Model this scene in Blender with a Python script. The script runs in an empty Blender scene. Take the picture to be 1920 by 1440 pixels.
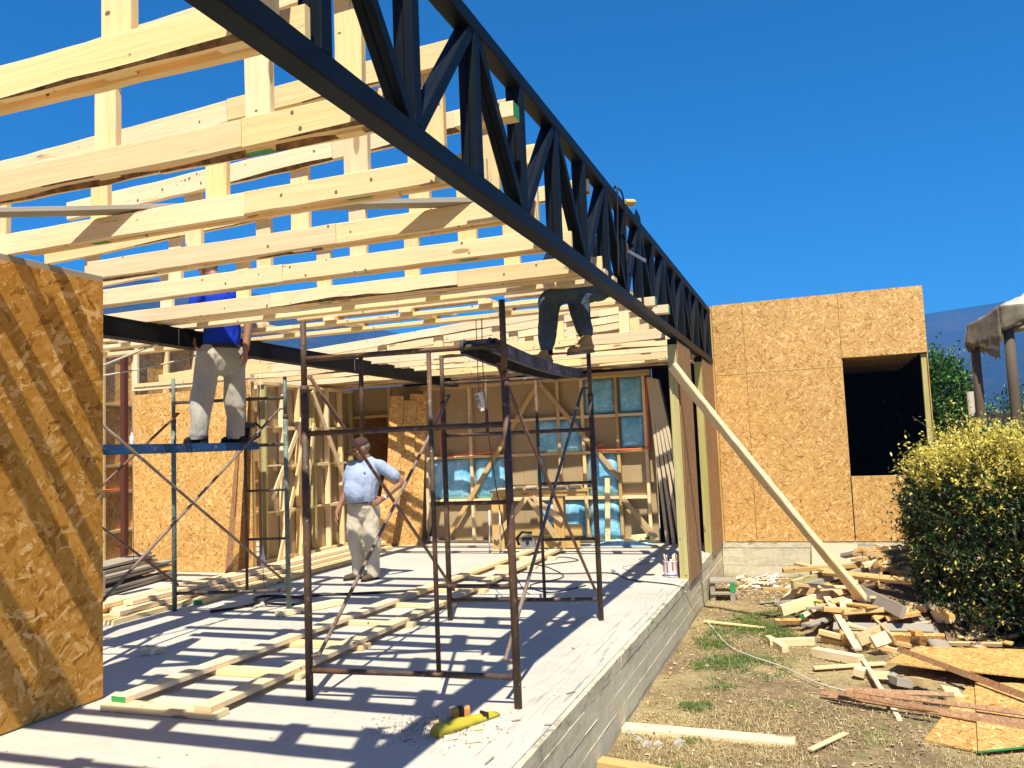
import bpy, bmesh, math, random
from mathutils import Vector, Matrix, Quaternion, noise
S = bpy.context.scene
COL = S.collection
V = Vector
rng = random.Random(11)

# ------------------------------------------------------------------ camera
cam_d = bpy.data.cameras.new('camera'); cam = bpy.data.objects.new('camera', cam_d); COL.objects.link(cam)
YAW, PITCH, ROLL, FPX = -0.350, 0.0813, -0.0404, 1532.5
_f = V((math.sin(YAW)*math.cos(PITCH), math.cos(YAW)*math.cos(PITCH), math.sin(PITCH)))
_r = V((math.cos(YAW), -math.sin(YAW), 0)); _u = _r.cross(_f)
_a = _r*math.cos(ROLL) + _u*math.sin(ROLL); _b = -_r*math.sin(ROLL) + _u*math.cos(ROLL)
cam.matrix_world = Matrix(((_a.x, _b.x, -_f.x, 0), (_a.y, _b.y, -_f.y, 0), (_a.z, _b.z, -_f.z, 1.45), (0, 0, 0, 1)))
cam_d.sensor_width = 36.0; cam_d.lens = FPX/1920*36.0; cam_d.clip_start = 0.05; cam_d.clip_end = 20000
S.camera = cam

# ------------------------------------------------------------------ sky, sun, exposure
SUN_EL, SUN_AZ = math.radians(58.5), math.radians(159.7)      # azimuth clockwise from +Y
w = bpy.data.worlds.new("World"); S.world = w; w.use_nodes = True
nt = w.node_tree; nt.nodes.clear()
sky = nt.nodes.new('ShaderNodeTexSky'); sky.sky_type = 'NISHITA'; sky.sun_disc = False
sky.sun_elevation = SUN_EL; sky.sun_rotation = SUN_AZ
sky.altitude = 2200; sky.air_density = 1.0; sky.dust_density = 0.6; sky.ozone_density = 5.0
hs = nt.nodes.new('ShaderNodeHueSaturation'); hs.inputs['Saturation'].default_value = 2.15; hs.inputs['Value'].default_value = 1.0
bg = nt.nodes.new('ShaderNodeBackground'); bg.inputs['Strength'].default_value = 0.094
wo = nt.nodes.new('ShaderNodeOutputWorld')
nt.links.new(sky.outputs[0], hs.inputs['Color']); nt.links.new(hs.outputs[0], bg.inputs[0]); nt.links.new(bg.outputs[0], wo.inputs[0])
sd = bpy.data.lights.new('sun', 'SUN'); sd.energy = 4.8; sd.angle = math.radians(0.53); sd.color = (1.0, 0.93, 0.78)
sun = bpy.data.objects.new('sun', sd); COL.objects.link(sun)
to_sun = V((math.sin(SUN_AZ)*math.cos(SUN_EL), math.cos(SUN_AZ)*math.cos(SUN_EL), math.sin(SUN_EL)))
sun.rotation_euler = to_sun.to_track_quat('Z', 'Y').to_euler(); sun.location = (4, -8, 14)
S.view_settings.view_transform = 'Standard'; S.view_settings.look = 'None'
S.view_settings.exposure = 0.90; S.view_settings.gamma = 1.0; S.view_settings.use_curve_mapping = False
S.render.engine = 'CYCLES'
S.cycles.use_denoising = True; S.cycles.max_bounces = 7; S.cycles.volume_bounces = 0; S.cycles.diffuse_bounces = 4
S.cycles.caustics_reflective = False; S.cycles.caustics_refractive = False

# ------------------------------------------------------------------ node helpers and materials
class NT:
    def __init__(s, name):
        s.m = bpy.data.materials.new(name); s.m.use_nodes = True
        s.t = s.m.node_tree; s.t.nodes.clear()
        s.out = s.t.nodes.new('ShaderNodeOutputMaterial')
        s.b = s.t.nodes.new('ShaderNodeBsdfPrincipled'); s.t.links.new(s.b.outputs[0], s.out.inputs[0])
    def n(s, typ, ins=None, **kw):
        nd = s.t.nodes.new('ShaderNode' + typ)
        for k, v in kw.items(): setattr(nd, k, v)
        for k, v in (ins or {}).items(): s.set(nd.inputs[k], v)
        return nd
    def set(s, sock, v):
        if isinstance(v, bpy.types.NodeSocket): s.t.links.new(v, sock)
        elif isinstance(v, (tuple, list)) and len(v) == 3 and sock.type == 'RGBA': sock.default_value = (*v, 1)
        else: sock.default_value = v
    def math(s, op, a, b=0.0, c=0.0, clamp=False):
        nd = s.n('Math', operation=op, use_clamp=clamp); s.set(nd.inputs[0], a); s.set(nd.inputs[1], b); s.set(nd.inputs[2], c); return nd.outputs[0]
    def mix(s, f, a, b, mode='MIX'):
        nd = s.n('Mix', data_type='RGBA', blend_type=mode, clamp_factor=True)
        s.set(nd.inputs[0], f); s.set(nd.inputs[6], a); s.set(nd.inputs[7], b); return nd.outputs[2]
    def mixf(s, f, a, b):
        nd = s.n('Mix', data_type='FLOAT'); s.set(nd.inputs[0], f); s.set(nd.inputs[2], a); s.set(nd.inputs[3], b); return nd.outputs[0]
    def ramp(s, f, stops):
        nd = s.n('ValToRGB'); s.set(nd.inputs[0], f); cr = nd.color_ramp
        while len(cr.elements) < len(stops): cr.elements.new(0.5)
        for e, (p, c) in zip(cr.elements, stops):
            e.position = p; e.color = (*c, 1) if isinstance(c, (tuple, list)) else (c, c, c, 1)
        return nd.outputs[0]
    def mapr(s, f, a, b, c=0.0, d=1.0):
        nd = s.n('MapRange', clamp=True); 
        for i, v in enumerate((f, a, b, c, d)): s.set(nd.inputs[i], v)
        return nd.outputs[0]
    def uv(s): return s.n('UVMap').outputs[0]
    def geo(s): return s.n('NewGeometry').outputs['Position']
    def scale(s, vec, sc, rot=0.0, loc=(0, 0, 0)):
        nd = s.n('Mapping'); s.set(nd.inputs['Vector'], vec); nd.inputs['Scale'].default_value = sc
        nd.inputs['Rotation'].default_value = (0, 0, rot); nd.inputs['Location'].default_value = loc; return nd.outputs[0]
    def noise(s, vec, sc, detail=3.0, rough=0.55, dist=0.0):
        return s.n('TexNoise', {'Vector': vec, 'Scale': sc, 'Detail': detail, 'Roughness': rough, 'Distortion': dist}).outputs['Fac']
    def vor(s, vec, sc, feature='F1', rnd=1.0):
        return s.n('TexVoronoi', {'Vector': vec, 'Scale': sc, 'Randomness': rnd}, feature=feature)
    def bump(s, h, strength=0.3, dist=0.004):
        nd = s.n('Bump', {'Height': h, 'Strength': strength, 'Distance': dist}); s.t.links.new(nd.outputs[0], s.b.inputs['Normal'])
    def rnd(s): return s.n('ObjectInfo').outputs['Random']
    def fin(s, col, rough=0.7, spec=0.35, metal=0.0):
        s.set(s.b.inputs['Base Color'], col); s.set(s.b.inputs['Roughness'], rough); s.set(s.b.inputs['Specular IOR Level'], spec)
        s.set(s.b.inputs['Metallic'], metal); return s.m

def wood_mat(name, light, dark, knot=(0.20, 0.10, 0.04), nails=True, stain=0.7, grey=None, rough=0.75):
    t = NT(name); uv = t.uv(); r = t.rnd()
    off = t.n('CombineXYZ', {'X': t.math('MULTIPLY', r, 37.0), 'Y': t.math('MULTIPLY', r, 91.0), 'Z': 0.0}).outputs[0]
    p = t.n('VectorMath', operation='ADD'); t.set(p.inputs[0], uv); t.set(p.inputs[1], off); p = p.outputs[0]
    warp = t.noise(t.scale(p, (1.2, 7, 1)), 1.0, 2.0)
    pw = t.n('VectorMath', operation='ADD'); t.set(pw.inputs[0], p)
    t.set(pw.inputs[1], t.n('CombineXYZ', {'X': 0.0, 'Y': t.math('MULTIPLY', t.math('SUBTRACT', warp, 0.5), 0.055), 'Z': 0.0}).outputs[0]); pw = pw.outputs[0]
    grain = t.noise(t.scale(pw, (2.2, 95, 1)), 1.0, 4.0, 0.6)
    rings = t.noise(t.scale(pw, (0.9, 30, 1)), 1.0, 2.0, 0.5)
    saw = t.noise(t.scale(p, (120, 2.5, 1)), 1.0, 1.0)
    f = t.math('ADD', t.math('MULTIPLY', grain, 0.55), t.math('MULTIPLY', rings, 0.45))
    col = t.ramp(f, [(0.33, dark), (0.62, light)])
    tone = t.math('ADD', t.math('MULTIPLY', r, 0.24), 0.88)
    hsv = t.n('HueSaturation', {'Color': col, 'Value': tone, 'Saturation': t.math('ADD', 0.88, t.math('MULTIPLY', t.math('FRACT', t.math('MULTIPLY', r, 7.3)), 0.3))}); col = hsv.outputs[0]
    blot = t.noise(t.scale(p, (1.6, 6, 1)), 1.0, 3.0)
    col = t.mix(t.mapr(blot, 0.56, 0.78, 0.0, 0.35), col, tuple(c*0.62 for c in dark))
    st = t.noise(t.scale(p, (3.0, 24, 1)), 1.0, 5.0, 0.7)
    st2 = t.noise(t.scale(p, (0.7, 2.0, 1)), 1.0, 1.0)
    sm = t.math('MULTIPLY', t.mapr(st, 0.60, 0.70), t.mapr(st2, 0.52, 0.60))
    col = t.mix(t.math('MULTIPLY', sm, stain), col, (0.13, 0.08, 0.04))
    kv = t.vor(t.scale(p, (2.6, 9.5, 1)), 1.0)
    kd = kv.outputs['Distance']; kc = t.n('SeparateColor', {'Color': kv.outputs['Color']}).outputs[0]
    km = t.math('MULTIPLY', t.mapr(kd, 0.19, 0.14), t.math('GREATER_THAN', kc, 0.84))
    col = t.mix(t.math('MULTIPLY', km, 0.65), col, knot)
    if nails:
        nv = t.vor(t.scale(p, (15, 11, 1), 0.12), 1.0)
        nd_ = nv.outputs['Distance']; nc = t.n('SeparateColor', {'Color': nv.outputs['Color']}).outputs[1]
        nm = t.math('MULTIPLY', t.mapr(nd_, 0.15, 0.11), t.math('GREATER_THAN', nc, 0.62))
        col = t.mix(t.math('MULTIPLY', nm, 0.85), col, (0.06, 0.04, 0.025))
    if grey: col = t.mix(t.mapr(t.noise(t.scale(p, (1.1, 8, 1)), 1.0, 4.0), 0.3, 0.62, 0.45, 1.0), col, grey)
    t.bump(t.math('ADD', t.math('ADD', grain, t.math('MULTIPLY', saw, 0.35)), t.math('MULTIPLY', km, 0.5)), 0.35, 0.003)
    return t.fin(col, rough, 0.3)

def osb_mat(name, cols, size=1.0, val=1.0, sat=1.0):
    """strand board: straight-edged strands in seven directions, the strand with the highest rank on top"""
    t = NT(name); uv = t.uv(); r = t.rnd()
    off = t.n('CombineXYZ', {'X': t.math('MULTIPLY', r, 53.0), 'Y': t.math('MULTIPLY', r, 29.0), 'Z': 0.0}).outputs[0]
    p = t.n('VectorMath', operation='ADD'); t.set(p.inputs[0], uv); t.set(p.inputs[1], off); p = p.outputs[0]
    wob = t.n('TexNoise', {'Vector': p, 'Scale': 14.0/size, 'Detail': 4.0}).outputs['Color']
    pv = t.n('VectorMath', operation='MULTIPLY_ADD'); t.set(pv.inputs[0], wob); pv.inputs[1].default_value = (0.035*size,)*3; t.set(pv.inputs[2], p); pv = pv.outputs[0]
    best = bv = None
    for i, (rot, sx, sy, rk) in enumerate([(0.2, 9, 29, 0), (1.0, 10, 36, 0), (-0.7, 9, 32, 0), (1.6, 12, 38, -.02), (-1.25, 13, 44, .02), (0.62, 15, 50, .04), (2.4, 16, 62, .06)]):
        vv = t.vor(t.scale(t.scale(pv, (1, 1, 1), rot), (sx/size, sy/size, 1), 0.0, (3.1*i, 7.7*i, 0)), 1.0); vv.distance = 'CHEBYCHEV'
        sc = t.n('SeparateColor', {'Color': vv.outputs['Color']})
        pr, va = t.math('ADD', sc.outputs[0], rk), sc.outputs[1]
        if best is None: best, bv = pr, va
        else:
            g = t.math('GREATER_THAN', pr, best); bv = t.mixf(g, bv, va); best = t.math('MAXIMUM', pr, best)
    fine = t.noise(t.scale(pv, (24/size, 120/size, 1), 0.5), 1.0, 4.0, 0.65)
    fine2 = t.noise(t.scale(pv, (120/size, 26/size, 1), -0.3), 1.0, 4.0, 0.65)
    fz = t.mixf(t.math('GREATER_THAN', t.math('FRACT', t.math('MULTIPLY', bv, 7.0)), 0.5), fine, fine2)
    # most strands sit near the middle tone, a few are pale or dark
    dv = t.math('SUBTRACT', bv, 0.5); dv = t.math('MULTIPLY', t.math('MULTIPLY', dv, t.math('ABSOLUTE', dv)), 1.25)
    f = t.math('ADD', t.math('ADD', 0.5, dv), t.math('MULTIPLY', t.math('SUBTRACT', fz, 0.5), 0.55))
    col = t.ramp(f, cols)
    speck = t.noise(p, 70.0/size, 4.0, 0.7)
    col = t.mix(t.mapr(speck, 0.66, 0.72, 0, 0.7), col, cols[0][1])
    big = t.noise(p, 1.3, 2.0)
    hsv = t.n('HueSaturation', {'Color': col, 'Saturation': sat, 'Value': t.math('MULTIPLY', val, t.math('ADD', t.math('MULTIPLY', big, 0.30), t.math('ADD', 0.80, t.math('MULTIPLY', r, 0.10))))})
    t.bump(t.math('ADD', t.math('ADD', bv, fz), t.math('MULTIPLY', best, 0.8)), 0.35, 0.003)
    return t.fin(hsv.outputs[0], t.mapr(bv, 0, 1, 0.62, 0.48), 0.35)

PINE = wood_mat('pine_wood', (0.86, 0.68, 0.41), (0.76, 0.55, 0.285))
PINE_OLD = wood_mat('weathered_wood', (0.42, 0.34, 0.24), (0.26, 0.20, 0.13), grey=(0.33, 0.30, 0.25))
PINE_DK = wood_mat('brown_framing_wood', (0.62, 0.44, 0.22), (0.45, 0.29, 0.12))  # darker, browner tone of pine
POST_WOOD = wood_mat('stained_post_wood', (0.17, 0.125, 0.08), (0.08, 0.055, 0.035), grey=(0.115, 0.085, 0.06))
TREATED = wood_mat('treated_pine', (0.50, 0.45, 0.20), (0.36, 0.31, 0.12), nails=True, stain=0.3)
TIMBER = wood_mat('bark_edged_timber', (0.76, 0.63, 0.42), (0.58, 0.44, 0.26), stain=0.9)
OSBC = [(0.14, (0.24, 0.10, 0.025)), (0.36, (0.52, 0.27, 0.075)), (0.55, (0.63, 0.37, 0.115)), (0.84, (0.84, 0.60, 0.27))]
OSB = osb_mat('osb_board', OSBC, 0.72)
OSB_BIG = osb_mat('osb_board_coarse', [(0.12, (0.21, 0.085, 0.016)), (0.38, (0.44, 0.215, 0.05)), (0.58, (0.54, 0.29, 0.085)), (0.86, (0.78, 0.53, 0.26))], 1.25, 1.0, 1.08)
OSB_RED = osb_mat('osb_strip_brown', [(0.1, (0.16, 0.07, 0.03)), (0.4, (0.33, 0.17, 0.08)), (0.7, (0.44, 0.25, 0.12)), (0.9, (0.55, 0.36, 0.2))], 0.5, 0.95)

def plain(name, col, rough=0.6, spec=0.4, metal=0.0, var=0.12, nsc=6.0, bump=0.0, bs=40.0):
    t = NT(name); p = t.n('TexCoord').outputs['Object']
    nz = t.noise(p, nsc, 4.0, 0.6)
    c = t.mix(t.mapr(nz, 0.3, 0.7), tuple(x*(1-var) for x in col), tuple(min(1, x*(1+var)) for x in col))
    if bump: t.bump(t.noise(p, bs, 4.0), bump, 0.004)
    return t.fin(c, rough, spec, metal)

BARK_EDGE = plain('ragged_bark', (0.20, 0.12, 0.06), 0.95, 0.1, 0, 0.6, 22, 0.8, 60)
STEEL = plain('blue_black_steel_paint', (0.0055, 0.010, 0.0165), 0.5, 0.12, 0.0, 0.25, 5.0, 0.08, 60)
BEAM_STEEL = plain('black_steel_paint', (0.005, 0.005, 0.0055), 0.6, 0.15, 0.0, 0.3, 5.0, 0.1, 50)
GREEN_END = plain('green_end_paint', (0.03, 0.30, 0.08), 0.6)

def tube_mat(name, base, rust, chip, chip_amt):
    t = NT(name); p = t.n('TexCoord').outputs['Object']
    c = t.mix(t.mapr(t.noise(p, 5.0, 4.0, 0.65), 0.42, 0.62), base, rust)
    c = t.mix(t.math('MULTIPLY', t.mapr(t.noise(p, 17.0, 5.0, 0.7), 0.62, 0.66), chip_amt), c, chip)
    c = t.mix(t.mapr(t.noise(p, 42.0, 3.0, 0.6), 0.66, 0.70, 0, 0.6), c, (0.5, 0.45, 0.38))
    t.bump(t.noise(p, 55.0, 4.0), 0.25, 0.003)
    return t.fin(c, 0.62, 0.4)
TUBE = tube_mat('rusty_scaffold_tube', (0.060, 0.043, 0.034), (0.15, 0.075, 0.04), (0.40, 0.33, 0.26), 0.5)
TUBE_RED = tube_mat('rusty_brace_tube', (0.16, 0.085, 0.06), (0.22, 0.13, 0.09), (0.45, 0.36, 0.30), 0.7)
TUBE_PALE = tube_mat('pale_brace_tube', (0.27, 0.21, 0.16), (0.16, 0.10, 0.07), (0.50, 0.44, 0.36), 0.8)
TUBE_TEAL = tube_mat('teal_scaffold_tube', (0.16, 0.22, 0.19), (0.07, 0.085, 0.075), (0.48, 0.48, 0.44), 0.9)
PLANK_BLUE = tube_mat('blue_plank_paint', (0.012, 0.085, 0.24), (0.012, 0.06, 0.17), (0.40, 0.44, 0.48), 0.5)
PLANK_NAVY = tube_mat('navy_plank_paint', (0.03, 0.042, 0.10), (0.035, 0.033, 0.04), (0.34, 0.36, 0.42), 0.7)

def concrete_top():
    t = NT('slab_concrete'); p = t.geo()
    n1 = t.noise(p, 0.9, 4.0, 0.6); n2 = t.noise(p, 9.0, 5.0, 0.65); n3 = t.noise(p, 60.0, 3.0)
    c = t.ramp(t.math('ADD', t.math('MULTIPLY', n1, 0.6), t.math('MULTIPLY', n2, 0.4)), [(0.30, (0.43, 0.395, 0.335)), (0.5, (0.525, 0.487, 0.415)), (0.72, (0.575, 0.54, 0.465))])
    sx = t.n('SeparateXYZ', {'Vector': p})
    # trowel scuffs running along the edge, stronger towards it
    sc = t.noise(t.scale(p, (26, 1.6, 1), -0.10), 1.0, 5.0, 0.7)
    near = t.mapr(sx.outputs[0], -1.85, -1.5, 0.10, 1.0)
    m = t.math('MULTIPLY', t.mapr(sc, 0.55, 0.63), near)
    c = t.mix(t.math('MULTIPLY', m, 0.85), c, (0.24, 0.235, 0.23))
    sc2 = t.noise(t.scale(p, (2.2, 30, 1), 0.3), 1.0, 4.0, 0.7)
    c = t.mix(t.mapr(sc2, 0.69, 0.73, 0, 0.4), c, (0.28, 0.27, 0.26))
    # dark fine dirt
    d = t.noise(p, 3.2, 6.0, 0.75)
    c = t.mix(t.mapr(d, 0.62, 0.74, 0, 0.45), c, (0.36, 0.33, 0.29))
    sp = t.vor(p, 8.0); sd_ = t.math('MULTIPLY', t.math('LESS_THAN', sp.outputs['Distance'], 0.085), t.math('GREATER_THAN', t.n('SeparateColor', {'Color': sp.outputs['Color']}).outputs[0], 0.62))
    c = t.mix(t.math('MULTIPLY', sd_, 0.7), c, (0.12, 0.10, 0.08))
    # saw-cut and pour lines
    def line(v, freq, wd):
        fr = t.math('ABSOLUTE', t.math('SUBTRACT', t.math('FRACT', t.math('MULTIPLY', v, freq)), 0.5))
        return t.mapr(fr, 0.0, wd, 1.0, 0.0)
    wig = t.math('MULTIPLY', t.math('SUBTRACT', t.noise(p, 1.5, 2.0), 0.5), 0.10)
    ln = t.math('MULTIPLY', line(t.math('ADD', sx.outputs[0], wig), 0.93, 0.004), t.mapr(t.noise(p, 3.0, 3.0), 0.42, 0.55))
    ln2 = t.math('MULTIPLY', line(t.math('ADD', sx.outputs[1], wig), 1.07, 0.004), t.mapr(t.noise(p, 2.3, 3.0), 0.45, 0.55))
    c = t.mix(t.math('MULTIPLY', t.math('MAXIMUM', ln, ln2), 0.5), c, (0.30, 0.28, 0.25))
    t.bump(t.math('ADD', n2, t.math('MULTIPLY', n3, 0.4)), 0.2, 0.006)
    return t.fin(c, 0.8, 0.3)
SLAB_TOP = concrete_top()

def concrete_side():
    t = NT('board_marked_concrete'); p = t.geo()
    n1 = t.noise(t.scale(p, (1.2, 1.2, 5)), 1.0, 5.0, 0.65); n2 = t.noise(p, 14.0, 5.0, 0.7)
    c = t.ramp(t.math('ADD', t.math('MULTIPLY', n1, 0.6), t.math('MULTIPLY', n2, 0.4)), [(0.32, (0.40, 0.355, 0.24)), (0.5, (0.60, 0.55, 0.39)), (0.68, (0.71, 0.665, 0.50))])
    pores = t.mapr(t.noise(p, 48.0, 3.0, 0.6), 0.66, 0.70)
    z = t.n('SeparateXYZ', {'Vector': p}).outputs[2]
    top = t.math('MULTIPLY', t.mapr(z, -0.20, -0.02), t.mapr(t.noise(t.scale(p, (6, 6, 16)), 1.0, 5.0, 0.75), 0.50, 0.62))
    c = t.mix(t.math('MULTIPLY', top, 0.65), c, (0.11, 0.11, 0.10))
    c = t.mix(t.math('MULTIPLY', pores, 0.5), c, (0.12, 0.12, 0.11))
    lo = t.mapr(t.math('ADD', z, t.math('MULTIPLY', n1, 0.16)), -0.36, -0.44, 0, 0.6)
    c = t.mix(lo, c, (0.30, 0.24, 0.16))
    t.bump(t.math('ADD', n2, t.math('MULTIPLY', n1, 0.5)), 0.5, 0.008)
    return t.fin(c, 0.85, 0.25)
SLAB_SIDE = concrete_side()

def ground_mat():
    t = NT('dirt_and_dry_turf'); p = t.geo()
    n1 = t.noise(p, 0.9, 4.0, 0.6); n2 = t.noise(p, 7.0, 6.0, 0.7); n3 = t.noise(p, 60.0, 3.0, 0.6)
    dirt = t.ramp(t.math('ADD', t.math('MULTIPLY', n2, 0.6), t.math('MULTIPLY', n3, 0.4)), [(0.3, (0.11, 0.076, 0.042)), (0.5, (0.215, 0.155, 0.085)), (0.7, (0.33, 0.25, 0.14))])
    dry = t.ramp(n3, [(0.3, (0.24, 0.18, 0.085)), (0.65, (0.44, 0.345, 0.18))])
    c = t.mix(t.mapr(t.math('ADD', n1, t.math('MULTIPLY', n2, 0.25)), 0.56, 0.72), dirt, dry)
    g = t.noise(p, 1.7, 4.0, 0.6)
    c = t.mix(t.mapr(g, 0.58, 0.68, 0, 0.6), c, (0.13, 0.17, 0.04))
    sp = t.vor(p, 26.0); m = t.math('MULTIPLY', t.math('LESS_THAN', sp.outputs['Distance'], 0.16), t.math('GREATER_THAN', t.n('SeparateColor', {'Color': sp.outputs['Color']}).outputs[0], 0.7))
    c = t.mix(t.math('MULTIPLY', m, 0.6), c, (0.16, 0.10, 0.06))
    t.bump(t.math('ADD', n2, t.math('MULTIPLY', n3, 0.5)), 0.7, 0.02)
    return t.fin(c, 0.95, 0.1)
GROUND = ground_mat()

def hill_mat():
    t = NT('wooded_hillside'); p = t.geo()
    n = t.noise(p, 0.006, 6.0, 0.65); n2 = t.noise(p, 0.03, 5.0, 0.7)
    c = t.ramp(t.math('ADD', t.math('MULTIPLY', n, 0.55), t.math('MULTIPLY', n2, 0.45)), [(0.36, (0.006, 0.014, 0.012)), (0.50, (0.015, 0.018, 0.016)), (0.60, (0.045, 0.03, 0.026))])
    return t.fin(c, 1.0, 0.0)
HILL = hill_mat()

def leaf_mat(name, a, b, trans=0.25):
    t = NT(name); r = t.n('TexCoord').outputs['UV']
    v = t.n('SeparateXYZ', {'Vector': r}).outputs[0]
    c = t.mix(v, a, b)
    t.set(t.b.inputs['Base Color'], c); t.b.inputs['Roughness'].default_value = 0.42; t.b.inputs['Specular IOR Level'].default_value = 0.5
    tr = t.n('BsdfTranslucent', {'Color': c}); mx = t.n('MixShader', {0: trans}); t.t.links.new(t.b.outputs[0], mx.inputs[1]); t.t.links.new(tr.outputs[0], mx.inputs[2])
    t.t.links.new(mx.outputs[0], t.out.inputs[0]); return t.m
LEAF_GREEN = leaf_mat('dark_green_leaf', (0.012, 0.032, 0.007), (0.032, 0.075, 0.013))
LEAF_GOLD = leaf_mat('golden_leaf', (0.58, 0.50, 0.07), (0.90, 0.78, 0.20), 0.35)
LEAF_MID = leaf_mat('mid_green_leaf', (0.055, 0.17, 0.022), (0.15, 0.34, 0.055))
GRASS_DRY = leaf_mat('dry_grass_blade', (0.38, 0.28, 0.11), (0.62, 0.50, 0.25), 0.1)
GRASS_GREEN = leaf_mat('green_grass_blade', (0.07, 0.14, 0.02), (0.16, 0.26, 0.045), 0.2)
CHIP = leaf_mat('wood_chip_surface', (0.36, 0.24, 0.12), (0.75, 0.60, 0.38), 0.0)
BARK = plain('shrub_bark', (0.10, 0.07, 0.045), 0.9, 0.1, 0, 0.3, 20, 0.5)

def batt_mat():
    t = NT('blue_insulation_wool'); p = t.n('TexCoord').outputs['Object']
    n = t.noise(p, 4.0, 5.0, 0.65); n2 = t.noise(p, 30.0, 4.0, 0.7)
    c = t.ramp(t.math('ADD', t.math('MULTIPLY', n, 0.7), t.math('MULTIPLY', n2, 0.3)), [(0.33, (0.09, 0.36, 0.60)), (0.5, (0.24, 0.58, 0.82)), (0.66, (0.62, 0.84, 0.95))])
    t.bump(n2, 0.5, 0.02); return t.fin(c, 0.95, 0.1)
BATT = batt_mat()
FIBER = plain('tan_fibreboard', (0.40, 0.30, 0.165), 0.85, 0.2, 0, 0.08, 3)
TAN_SHEET = plain('tan_sheet', (0.58, 0.49, 0.34), 0.8, 0.2, 0, 0.06, 3)
DARK_RED = plain('dark_red_membrane', (0.10, 0.030, 0.018), 0.7)
SHADE_BLACK = plain('interior_shade_black', (0.012, 0.009, 0.008), 0.9, 0.1)  # shade of the dark room and doorway, put into the colour
ORANGE = plain('orange_conduit', (0.75, 0.14, 0.05), 0.45)
BLACK = plain('black_rubber', (0.012, 0.012, 0.013), 0.5)
WHITE = plain('white_plastic', (0.78, 0.77, 0.73), 0.4, 0.5, 0, 0.03)
YELLOW = plain('yellow_vinyl', (0.46, 0.39, 0.03), 0.4, 0.5, 0, 0.12, 12)
ORANGE_WOOD = plain('orange_tape_case', (0.62, 0.28, 0.07), 0.5)
GREY_METAL = plain('grey_metal', (0.32, 0.33, 0.35), 0.4, 0.5, 0.6)
ROPE = plain('pale_rope', (0.58, 0.53, 0.42), 0.9, 0.1, 0, 0.15, 60)
TARP = plain('faded_tarpaulin', (0.52, 0.49, 0.40), 0.85, 0.2, 0, 0.2, 5, 0.3, 14)
TARP_OLD = plain('stained_tarpaulin', (0.20, 0.17, 0.125), 0.9, 0.1, 0, 0.35, 9, 0.3, 14)
RUBBLE = plain('white_plaster_scrap', (0.74, 0.70, 0.62), 0.9, 0.1, 0, 0.1, 20, 0.3)
STONE = plain('grey_mortar_lump', (0.42, 0.39, 0.34), 0.95, 0.1, 0, 0.2, 20, 0.5)
SKIN = plain('tanned_skin', (0.30, 0.145, 0.085), 0.5, 0.4, 0, 0.12, 14)
HAIR = plain('grey_hair', (0.16, 0.15, 0.14), 0.8)
HAIR_DK = plain('dark_hair', (0.02, 0.016, 0.013), 0.7)
EYE = plain('eye_surface', (0.05, 0.035, 0.03), 0.2)

def cloth(name, col, fold=0.5, var=0.1):
    t = NT(name); p = t.n('TexCoord').outputs['Object']
    n = t.noise(t.scale(p, (9, 9, 5), 0.5), 1.0, 3.0, 0.5, 1.2); n2 = t.noise(p, 160.0, 2.0)
    st = t.noise(p, 5.0, 4.0, 0.7)
    c = t.mix(t.mapr(st, 0.35, 0.7), tuple(x*(1-var) for x in col), col)
    t.bump(t.math('ADD', n, t.math('MULTIPLY', n2, 0.05)), fold, 0.03); return t.fin(c, 0.9, 0.15)
SHIRT_BLUE = cloth('pale_blue_cotton', (0.36, 0.44, 0.62), 0.6)
TROUSER_CREAM = cloth('cream_cotton', (0.66, 0.59, 0.46), 0.5)
TROUSER_GREY = cloth('grey_beige_cotton', (0.47, 0.44, 0.38), 0.5, 0.18)
SHIRT_ROYAL = cloth('royal_blue_cotton', (0.012, 0.05, 0.55), 0.5, 0.2)
JEANS = cloth('blue_grey_denim', (0.085, 0.13, 0.19), 0.9, 0.45)
NAVY = cloth('navy_cotton', (0.012, 0.015, 0.035), 0.5, 0.2)
CAP = cloth('brown_cap_cloth', (0.075, 0.045, 0.038), 0.1)
BOOT = cloth('tan_suede', (0.50, 0.31, 0.14), 0.2, 0.2)
SHOE = cloth('black_leather', (0.02, 0.018, 0.016), 0.1)
SHOE_BR = cloth('dusty_brown_leather', (0.10, 0.075, 0.05), 0.1, 0.2)
BELT = plain('black_belt_leather', (0.015, 0.012, 0.011), 0.4)

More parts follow.
